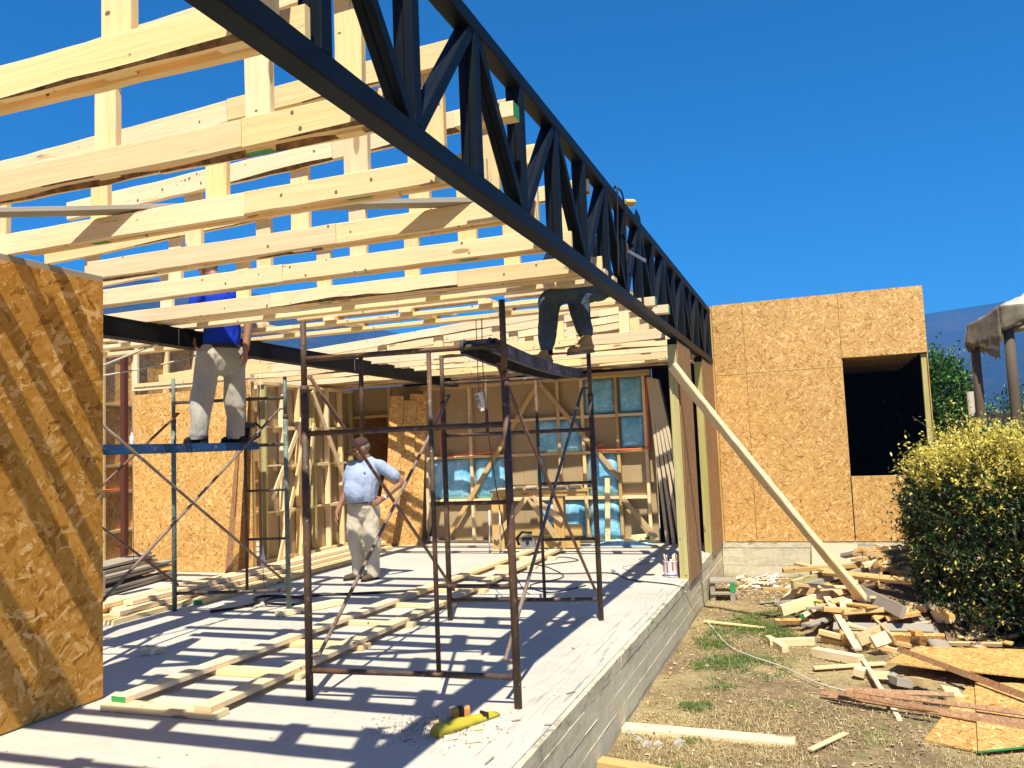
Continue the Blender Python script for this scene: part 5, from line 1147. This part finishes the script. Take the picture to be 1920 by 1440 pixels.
# ------------------------------------------------------------------ people
class Org:
    def __init__(s): s.bm = bmesh.new()
    def ell(s, c, r, rot=None, seg=16):
        m = Matrix.Translation(V(c)) @ (rot.to_matrix().to_4x4() if rot else Matrix()) @ Matrix.Diagonal((r[0], r[1], r[2], 1))
        bmesh.ops.create_uvsphere(s.bm, u_segments=seg, v_segments=max(8, seg*2//3), radius=1.0, matrix=m); return s
    def limb(s, pts, rs, flat=1.0, fd=None, n=14):
        """rounded tapered tube through points; flat squashes it along fd"""
        P, R = [], []
        for i in range(len(pts)-1):
            a, b = V(pts[i]), V(pts[i+1]); st = max(2, int((b-a).length/0.02))
            for k in range(st):
                f = k/st; P.append(a.lerp(b, f)); R.append(rs[i]*(1-f)+rs[i+1]*f)
        P.append(V(pts[-1])); R.append(rs[-1])
        for _ in range(3):
            P = [P[0]]+[(P[i-1]+P[i]*2+P[i+1])/4 for i in range(1, len(P)-1)]+[P[-1]]
        d0 = (P[0]-P[1]).normalized(); d1 = (P[-1]-P[-2]).normalized()
        P = [P[0]+d0*R[0]*q for q in (.95, .7)]+P+[P[-1]+d1*R[-1]*q for q in (.7, .95)]
        R = [R[0]*.3, R[0]*.72]+R+[R[-1]*.72, R[-1]*.3]
        up = None; rings = []
        for i, p in enumerate(P):
            d = (P[min(i+1, len(P)-1)]-P[max(i-1, 0)]).normalized()
            if up is None: up = V(fd) if fd else (X3 if abs(d.x) < .8 else Y3)
            x = (up-d*up.dot(d)).normalized(); up = x; y = d.cross(x)
            rings.append([s.bm.verts.new(p+x*math.cos(2*math.pi*j/n)*R[i]*flat+y*math.sin(2*math.pi*j/n)*R[i]) for j in range(n)])
        for a, b in zip(rings, rings[1:]):
            for j in range(n): s.bm.faces.new((a[j], a[(j+1) % n], b[(j+1) % n], b[j]))
        s.bm.faces.new(list(reversed(rings[0]))); s.bm.faces.new(rings[-1]); return s
    def build(s, name, mat, parent, voxel=0.008, smooth=4, fold=0.0, fs=8.0, sd=0, cut=None, label=None):
        bmesh.ops.recalc_face_normals(s.bm, faces=s.bm.faces)
        me = bpy.data.meshes.new(name+'_src'); s.bm.to_mesh(me); s.bm.free()
        o = bpy.data.objects.new(name+'_src', me); COL.objects.link(o)
        md = o.modifiers.new('r', 'REMESH'); md.mode = 'VOXEL'; md.voxel_size = voxel
        ms = o.modifiers.new('s', 'SMOOTH'); ms.iterations = smooth; ms.factor = .5
        dg = bpy.context.evaluated_depsgraph_get(); m2 = bpy.data.meshes.new_from_object(o.evaluated_get(dg)); m2.name = name
        bpy.data.objects.remove(o); bpy.data.meshes.remove(me)
        if fold:
            nr = [v.normal.copy() for v in m2.vertices]
            for v, n_ in zip(m2.vertices, nr):
                p = v.co*fs + V((sd, 0, 0)); q = V((p.x, p.y, p.z*.55+.6*p.x))
                v.co += n_*(fold*(noise.noise(q) + .5*abs(noise.noise(q*2.1)) - .2))
        if cut:
            bm = bmesh.new(); bm.from_mesh(m2)
            for co, no in cut: bmesh.ops.bisect_plane(bm, geom=bm.verts[:]+bm.edges[:]+bm.faces[:], plane_co=co, plane_no=no, clear_outer=True)
            bm.to_mesh(m2); bm.free()
        m2.materials.clear(); m2.materials.append(mat)
        for p in m2.polygons: p.use_smooth = True
        c = wloc(parent)
        for v in m2.vertices: v.co -= c
        ob = bpy.data.objects.new(name, m2); COL.objects.link(ob); ob.parent = parent
        return tag(ob, label)

def hand(o, wrist, d, palm_n, thumb_side, curl=0.5, sz=1.0):
    """palm along d, palm normal palm_n, four fingers and a thumb"""
    wrist, d, pn = V(wrist), V(d).normalized(), V(palm_n).normalized(); sd_ = d.cross(pn).normalized()*thumb_side
    o.limb([wrist-d*.02, wrist+d*.045*sz, wrist+d*.085*sz], [.026*sz, .036*sz, .036*sz], .48, pn)
    for k, (off, ln) in enumerate(((.028, .066), (.010, .076), (-.009, .070), (-.027, .056))):
        b = wrist+d*.088*sz+sd_*off*sz; d1 = (d+pn*curl*.5+sd_*off*2).normalized(); d2 = (d+pn*curl*1.5).normalized(); d3 = (d*.7+pn*curl*2.4).normalized()
        p1 = b+d1*ln*.45*sz; p2 = p1+d2*ln*.33*sz; p3 = p2+d3*ln*.26*sz
        o.limb([b-d*.02, p1, p2, p3], [.0098*sz, .0092*sz, .0086*sz, .0075*sz], n=8)
    b = wrist+d*.022*sz+sd_*.024*sz; t1 = (d*.7+sd_*.8+pn*.25).normalized(); t2 = (d*1.0+sd_*.3+pn*.4).normalized()
    o.limb([b, b+t1*.045*sz, b+t1*.045*sz+t2*.03*sz], [.0125*sz, .0115*sz, .0095*sz], n=8)

def head(o, c, f, up, sz=1.0):
    """skull, jaw, nose, brow, lips, ears; f faces forward"""
    c, f, up = V(c), V(f).normalized(), V(up); up = (up-f*up.dot(f)).normalized(); s_ = f.cross(up)
    R = Matrix((s_, f, up)).transposed().to_quaternion()
    o.ell(c+up*.02*sz, (.075*sz, .095*sz, .105*sz), R); o.ell(c+f*.028*sz-up*.045*sz, (.058*sz, .068*sz, .072*sz), R); o.ell(c+f*.062*sz-up*.092*sz, (.028*sz, .026*sz, .022*sz), R)
    o.limb([c+f*.088*sz+up*.012*sz, c+f*.112*sz-up*.026*sz], [.009*sz, .0135*sz], n=8); o.ell(c+f*.098*sz-up*.032*sz, (.017*sz, .012*sz, .010*sz), R)
    o.limb([c+f*.084*sz+up*.022*sz-s_*.042*sz, c+f*.092*sz+up*.026*sz, c+f*.084*sz+up*.022*sz+s_*.042*sz], [.010*sz]*3, n=8)
    o.ell(c+f*.089*sz-up*.060*sz, (.023*sz, .009*sz, .006*sz), R); o.ell(c+f*.087*sz-up*.070*sz, (.020*sz, .010*sz, .007*sz), R)
    for q in (-1, 1): o.ell(c+s_*q*.077*sz-f*.008*sz-up*.005*sz, (.009*sz, .020*sz, .032*sz), R); o.ell(c+f*.06*sz+s_*q*.040*sz-up*.022*sz, (.024*sz, .022*sz, .020*sz), R)
    return s_, f, up, R
def eyes(par, c, f, up, sz=1.0):
    c, f, up = V(c), V(f).normalized(), V(up); up = (up-f*up.dot(f)).normalized(); s_ = f.cross(up)
    for q in (-1, 1): obj('eye', MB().lathe([(0, -.010), (.009, -.005), (.011, 0), (.009, .005), (0, .010)], c+f*.083*sz+s_*q*.031*sz+up*.003*sz, 10), EYE, par)
def shoe(par, heel, d, mat, L=.28, name='shoe', hgt=.09, sole=True, pitch=0.0):
    heel, d = V(heel), V(d).normalized(); d = (d+Z3*pitch).normalized(); sd_ = V((-d.y, d.x, 0)).normalized(); n_ = d.cross(sd_)*-1
    n_ = sd_.cross(d)*-1 if (sd_.cross(d)).z < 0 else sd_.cross(d)
    o = Org(); o.limb([heel+d*.045+n_*.045, heel+d*(L*.55)+n_*.040, heel+d*(L-.055)+n_*.034], [.044, .046, .043], .80, n_); o.limb([heel+d*.055+n_*.05, heel+d*.06+n_*hgt], [.043, .040])
    o.limb([heel+d*.06+n_*hgt*.9, heel+d*(L*.5)+n_*.055], [.036, .036])
    sh = o.build(name, mat, par, .008, 3)
    if sole:
        mb = MB(); pts = []
        for k in range(13):
            f = k/12; ww = .034+.012*math.sin(min(1, f*1.15)*math.pi)*1.0 - (.02 if f > .96 or f < .03 else 0); pts.append((heel+d*(.004+f*(L-.008)), ww))
        for p, ww in pts:
            for q, z in ((-1, .0), (1, .0), (1, .022), (-1, .022)): mb.v.append(p+sd_*q*ww+n_*z)
        for k in range(12):
            for j in range(4): mb.face((k*4+j, k*4+(j+1) % 4, k*4+4+(j+1) % 4, k*4+4+j), ((0, 0),)*4)
        mb.face((3, 2, 1, 0), ((0, 0),)*4); mb.face((48, 49, 50, 51), ((0, 0),)*4); obj('sole', mb, SHOE if mat is not BOOT else TARP_OLD, sh)
    return sh
def belt(par, c, f, rx, ry, mat=BELT):
    f = V(f).normalized(); s_ = f.cross(Z3); pts = [V(c)+s_*math.cos(a)*rx+f*math.sin(a)*ry+f*0 for a in [2*math.pi*k/28 for k in range(29)]]
    b = obj('belt', MB(), mat, par) if False else None
    mb = MB()
    for p in pts:
        q = (p-V(c)).normalized()
        mb.v += [p-Z3*.018, p+Z3*.018, p+q*.005+Z3*.018, p+q*.005-Z3*.018]
    for k in range(28):
        for j in range(4): mb.face((k*4+j, k*4+(j+1) % 4, k*4+4+(j+1) % 4, k*4+4+j), ((0, 0),)*4)
    b = obj('belt', mb, mat, par)
    p = V(c)+f*(ry+.006); obj('buckle', MB().board(p-s_*.022, p+s_*.022, Z3, .034, .006, ch=.002), GREY_METAL, b); return b

# --- man in the cap on the slab
mp = thing('person', 'man in brown cap and pale blue T-shirt standing hand on hip on the slab', 'person', (-5.06, 8.55, 0))
F = V((-.50, -.86, 0)); Lf = V((.86, -.50, 0))          # facing, his left
hc = V((-5.03, 8.50, 1.545)); hf = V((-.76, -.58, -.34)); hu = V((-.26, -.18, .95))
o = Org(); head(o, hc, hf, hu, 1.03)
o.limb([(-4.99, 8.57, 1.34), (-5.005, 8.54, 1.46)], [.062, .056])
o.limb([(-5.03, 8.56, .95), (-5.0, 8.56, 1.15), (-4.985, 8.57, 1.31)], [.14, .15, .12], .8, F)
LS, LE, LW = V((-4.80, 8.55, 1.335)), V((-4.60, 8.68, 1.13)), V((-4.76, 8.50, .955))
RS, RE, RW = V((-5.19, 8.50, 1.325)), V((-5.29, 8.55, 1.03)), V((-5.345, 8.43, .80))
o.limb([LS, LE, LW], [.052, .043, .029]); o.limb([RS, RE, RW], [.052, .042, .028])
hand(o, LW, V((-.75, -.25, -.45)), V((-.35, .85, -.2)), -1, .25); hand(o, RW, V((-.10, -.12, -1)), V((.75, .5, 0)), 1, .55)
for hx, fx in (((-5.14, 8.54, .88), (-5.20, 8.62, .08)), ((-4.96, 8.57, .88), (-4.985, 8.60, .08))): o.limb([hx, ((hx[0]+fx[0])/2, (hx[1]+fx[1])/2-.01, .48), fx], [.08, .058, .04])
o.build('body', SKIN, mp, .0065, 3)
eyes(mp, hc, hf, hu, 1.03)
o = Org(); o.limb([(-5.03, 8.54, .945), (-5.025, 8.53, 1.08), (-5.0, 8.55, 1.22), (-4.99, 8.57, 1.33)], [.178, .192, .185, .135], .80, F)
o.ell((-5.08, 8.455, 1.05), (.172, .155, .19)); o.ell((-5.055, 8.475, 1.15), (.175, .145, .20)); o.limb([(-5.17, 8.52, 1.325), (-5.0, 8.57, 1.375), (-4.82, 8.56, 1.335)], [.072, .07, .072])
o.limb([LS+V((-.02, 0, .005)), LS.lerp(LE, .62)], [.074, .077]); o.limb([RS+V((.02, 0, .005)), RS.lerp(RE, .55)], [.072, .074])
o.build('shirt', SHIRT_BLUE, mp, .010, 12, .012, 9, 3, cut=[(V((0, 0, .915)), V((0, 0, -1)))])
o = Org(); o.limb([(-5.045, 8.55, .96), (-5.05, 8.55, .86)], [.165, .172], .82, F)
o.limb([(-5.135, 8.53, .90), (-5.18, 8.55, .50), (-5.185, 8.62, .26), (-5.19, 8.63, .075)], [.108, .105, .088, .078]); o.limb([(-4.965, 8.56, .90), (-4.965, 8.58, .50), (-4.975, 8.60, .25), (-4.975, 8.60, .065)], [.108, .104, .086, .078])
o.build('trousers', TROUSER_CREAM, mp, .010, 5, .016, 8, 9, cut=[(V((0, 0, .955)), V((0, 0, 1))), (V((0, 0, .035)), V((0, 0, -1)))])
belt(mp, (-5.047, 8.545, .925), F, .172, .146)
shoe(mp, (-5.145, 8.70, 0), V((-.55, -.80, 0)), SHOE_BR); shoe(mp, (-4.955, 8.68, 0), V((-.25, -.95, 0)), SHOE_BR)
cf = hf.normalized(); cu = (hu-cf*hu.dot(cf)).normalized(); cs_ = cf.cross(cu); CR = Matrix((cs_, cf, cu)).transposed().to_quaternion()
o = Org(); o.ell(hc+cu*.052, (.088, .108, .088), CR, 20)
cp = o.build('cap', CAP, mp, .007, 3, cut=[(hc+cu*.035, -cu)])
mb = MB(); 
for k in range(11):
    a = math.pi*k/10; e = V(hc)+cu*.040+cs_*math.cos(a)*.078+cf*(.070+.035*math.sin(a)); q = V(hc)+cu*(.036-.022*math.sin(a))+cs_*math.cos(a)*.084+cf*(.080+.115*math.sin(a)**.7)
    mb.v += [e, q, q-cu*.008, e-cu*.010]
for k in range(10):
    for j in range(4): mb.face((k*4+j, k*4+(j+1) % 4, k*4+4+(j+1) % 4, k*4+4+j), ((0, 0),)*4, 0, True)
obj('brim', mb, CAP, cp)
o = Org(); o.ell(hc-cf*.020+cu*.010, (.079, .090, .062), CR, 16); o.build('hair', HAIR, mp, .007, 3, .003, 60, cut=[(hc+cf*.02, cf), (hc-cu*.045, -cu)])
obj('wristwatch', MB().tube([LW+(LE-LW).normalized()*.012, LW+(LE-LW).normalized()*.034], .0335, 12), WHITE, mp)
# pale blue print on the chest
p = V((-4.955, 8.405, 1.265)); obj('shirt_print', MB().board(p-Lf*.035, p+Lf*.03, Z3, .016, .02), plain('blue_print', (.20, .42, .78), .8), mp)

# --- worker standing on the blue plank
wp_ = thing('person', 'worker in royal blue shirt and grey trousers standing on the blue scaffold plank', 'person', (-5.25, 6.27, 1.627))
F = V((-.80, .60, 0)); R_ = F.cross(Z3)
hc = V((-5.365, 6.30, 3.325)); hf = V((-.90, .12, -.42)); hu = V((-.35, .05, .93))
PB = 1.632
o = Org(); head(o, hc, hf, hu, 1.02); o.limb([(-5.22, 6.30, 3.09), (-5.31, 6.30, 3.24)], [.064, .058])
o.limb([(-5.20, 6.28, 2.55), (-5.20, 6.28, 2.82), (-5.20, 6.29, 3.05)], [.135, .14, .14], .75, F)
RS, RE, RW = V((-5.045, 6.41, 3.03)), V((-4.955, 6.36, 2.74)), V((-4.945, 6.30, 2.49)); LS, LE, LW = V((-5.36, 6.16, 3.03)), V((-5.47, 6.15, 2.76)), V((-5.415, 6.14, 2.57))
o.limb([RS, RE, RW], [.052, .043, .030]); o.limb([LS, LE, LW], [.052, .043, .030])
hand(o, RW, V((-.10, .05, -1)), V((-.9, -.2, 0)), -1, .35); hand(o, LW, V((.25, .35, -.55)), V((.5, .5, 0)), 1, .5)
for hx, fx in (((-5.24, 6.17, 2.42), (-5.27, 6.06, PB+.09)), ((-5.16, 6.38, 2.42), (-5.20, 6.46, PB+.09))): o.limb([hx, ((hx[0]+fx[0])/2-.02, (hx[1]+fx[1])/2, 2.02), fx], [.085, .06, .042])
o.build('body', SKIN, wp_, .0065, 3); eyes(wp_, hc, hf, hu)
o = Org(); o.limb([(-5.205, 6.28, 2.545), (-5.20, 6.28, 2.75), (-5.20, 6.29, 3.0)], [.170, .172, .165], .78, F); o.limb([LS+V((.02, .01, .01)), (-5.21, 6.29, 3.085), RS+V((-.02, -.01, .01))], [.070, .066, .070])
o.limb([RS, RS.lerp(RE, .55)], [.072, .076]); o.limb([LS, LS.lerp(LE, .55)], [.072, .076])
o.build('shirt', SHIRT_ROYAL, wp_, .010, 5, .014, 10, 4, cut=[(V((0, 0, 2.515)), V((0, 0, -1)))])
for a, b in (((-5.03, 6.20, 3.145), (-5.17, 6.165, 3.10)), ((-5.17, 6.20, 3.16), (-5.27, 6.19, 3.15))): obj('piping', MB().tube([a, ((a[0]+b[0])/2, (a[1]+b[1])/2, (a[2]+b[2])/2+.015), b], .004, 6), WHITE, wp_)
o = Org(); o.limb([(-5.20, 6.28, 2.555), (-5.20, 6.28, 2.42)], [.158, .170], .80, F)
o.limb([(-5.25, 6.16, 2.46), (-5.285, 6.10, 2.05), (-5.275, 6.06, 1.85), (-5.285, 6.055, PB+.07)], [.115, .102, .090, .088]); o.limb([(-5.145, 6.38, 2.46), (-5.175, 6.42, 2.05), (-5.185, 6.45, 1.85), (-5.205, 6.465, PB+.08)], [.115, .104, .090, .090])
o.build('trousers', TROUSER_GREY, wp_, .010, 5, .018, 8, 2, cut=[(V((0, 0, 2.555)), V((0, 0, 1))), (V((0, 0, PB+.035)), V((0, 0, -1)))])
belt(wp_, (-5.20, 6.28, 2.535), F, .166, .138)
shoe(wp_, (-5.20, 6.065, PB-.003), V((-1, .05, 0)), SHOE); shoe(wp_, (-5.115, 6.47, PB-.003), V((-1, .05, 0)), SHOE)
cf = hf.normalized(); cu = (hu-cf*hu.dot(cf)).normalized(); cs_ = cf.cross(cu); CR = Matrix((cs_, cf, cu)).transposed().to_quaternion()
o = Org(); o.ell(hc-cf*.016+cu*.035, (.082, .095, .100), CR, 18); o.build('hair', HAIR_DK, wp_, .007, 3, .004, 50, cut=[(hc+cf*.055, cf), (hc-cu*.02, -cu)])
dr = thing('cordless_drill', 'black cordless drill standing on the blue plank behind the worker', 'drill', (-5.27, 6.72, PB+.003))
obj('battery', MB().box(-5.30, -5.23, 6.66, 6.76, PB, PB+.05, ch=.008), BLACK, dr); obj('grip', MB().tube([(-5.265, 6.71, PB+.05), (-5.265, 6.73, PB+.15)], .022, 10), BLACK, dr)
obj('motor', MB().tube([(-5.265, 6.80, PB+.175), (-5.265, 6.66, PB+.175), (-5.265, 6.61, PB+.175), (-5.265, 6.57, PB+.175)], [.030, .034, .026, .012], 12), BLACK, dr)
obj('strap', MB().tube([(-5.25, 6.76, PB+.02), (-5.23, 6.86, PB+.07), (-5.24, 6.88, PB+.16), (-5.25, 6.82, PB+.20)], .012, 7), BLACK, dr)

# --- worker sitting by the girder
sp = thing('person', 'seated worker in jeans and tan boots dangling his legs below the steel girder', 'person', (-1.60, 6.42, 2.70))
hc = V((-1.76, 6.10, 3.235)); hf = V((-.62, -.55, -.56)); hu = V((-.4, -.35, .85))
H1, K1, A1 = V((-1.60, 6.36, 2.815)), V((-1.90, 6.14, 2.640)), V((-1.918, 6.10, 2.235)); H2, K2, A2 = V((-1.55, 6.56, 2.815)), V((-1.705, 6.30, 2.655)), V((-1.655, 6.28, 2.345))
C0, C1 = V((-1.575, 6.46, 2.83)), V((-1.68, 6.28, 3.08))
o = Org(); head(o, hc, hf, hu); o.limb([C1+V((-.01, -.02, .02)), hc-V((0, 0, .05))], [.06, .054]); o.limb([C0, C0.lerp(C1, .5)+V((.02, .04, .03)), C1], [.13, .14, .13], .8, V((-.6, -.6, .3)))
LS, LE, LW = V((-1.80, 6.18, 3.06)), V((-1.86, 5.98, 2.86)), V((-1.74, 5.86, 2.80)); RS, RE, RW = V((-1.58, 6.40, 3.10)), V((-1.60, 6.20, 2.90)), V((-1.66, 5.98, 2.86))
o.limb([LS, LE, LW], [.05, .042, .029]); o.limb([RS, RE, RW], [.05, .042, .029]); hand(o, LW, V((.5, -.5, -.1)), V((.1, 0, -1)), 1, .6); hand(o, RW, V((.2, -.9, -.1)), V((0, .1, -1)), -1, .6)
o.limb([H1, K1, A1], [.08, .056, .038]); o.limb([H2, K2, A2], [.08, .056, .038]); o.build('body', SKIN, sp, .0068, 3); eyes(sp, hc, hf, hu)
o = Org(); o.limb([C0+V((0, 0, -.03)), C0.lerp(C1, .5)+V((.02, .04, .03)), C1], [.160, .165, .155], .8, V((-.6, -.6, .3))); o.limb([LS, C1+V((0, .02, .05)), RS], [.07, .065, .07])
o.limb([LS, LS.lerp(LE, .9)], [.07, .062]); o.limb([RS, RS.lerp(RE, .9)], [.07, .062]); o.build('shirt', NAVY, sp, .010, 5, .012, 9, 7)
o = Org(); o.limb([C0+V((0, 0, .02)), C0-V((0, 0, .03))], [.16, .165], .8)
o.limb([H1, H1.lerp(K1, .5), K1, K1.lerp(A1, .5), A1+V((0, 0, .035))], [.108, .098, .088, .080, .066]); o.limb([H2, H2.lerp(K2, .5), K2, K2.lerp(A2, .5), A2+V((0, 0, .035))], [.108, .098, .088, .080, .068])
o.build('jeans', JEANS, sp, .009, 4, .014, 11, 5, cut=[(V((0, 0, 2.215)), V((0, 0, -1)))])
obj('sock', MB().tube([A1+V((0, 0, .03)), A1-V((0, 0, .05))], .043, 12), NAVY, sp)
shoe(sp, (-1.90, 6.145, 2.094), V((-.45, -.9, 0)), BOOT, .28, 'boot', .14); shoe(sp, (-1.60, 6.33, 2.205), V((-.55, -.8, 0)), BOOT, .28, 'boot', .14, pitch=-.12)
cf = hf.normalized(); cu = (hu-cf*hu.dot(cf)).normalized(); cs_ = cf.cross(cu); CR = Matrix((cs_, cf, cu)).transposed().to_quaternion()
o = Org(); o.ell(hc-cf*.016+cu*.035, (.081, .094, .098), CR, 18); o.build('hair', HAIR_DK, sp, .007, 3, cut=[(hc+cf*.055, cf), (hc-cu*.02, -cu)])

# ------------------------------------------------------------------ air
hz = bpy.data.materials.new('haze_air'); hz.use_nodes = True; hz.node_tree.nodes.clear()
ho = hz.node_tree.nodes.new('ShaderNodeOutputMaterial'); hv = hz.node_tree.nodes.new('ShaderNodeVolumePrincipled')
hv.inputs['Color'].default_value = (0.13, 0.43, 1.0, 1); hv.inputs['Density'].default_value = 0.00052; hv.inputs['Anisotropy'].default_value = 0.0
hz.node_tree.links.new(hv.outputs[0], ho.inputs['Volume'])
mb = MB(); mb.v = [V(p) for p in ((-6500, -6500, -3), (6500, -6500, -3), (6500, 6500, -3), (-6500, 6500, -3), (-6500, -6500, 285), (6500, -6500, 285), (6500, 6500, 285), (-6500, 6500, 285))]
for q in ((3, 2, 1, 0), (4, 5, 6, 7), (0, 1, 5, 4), (1, 2, 6, 5), (2, 3, 7, 6), (3, 0, 4, 7)): mb.face(q, ((0, 0),)*4)
obj('haze', mb, hz, kind='stuff', loc=(0, 0, 0))
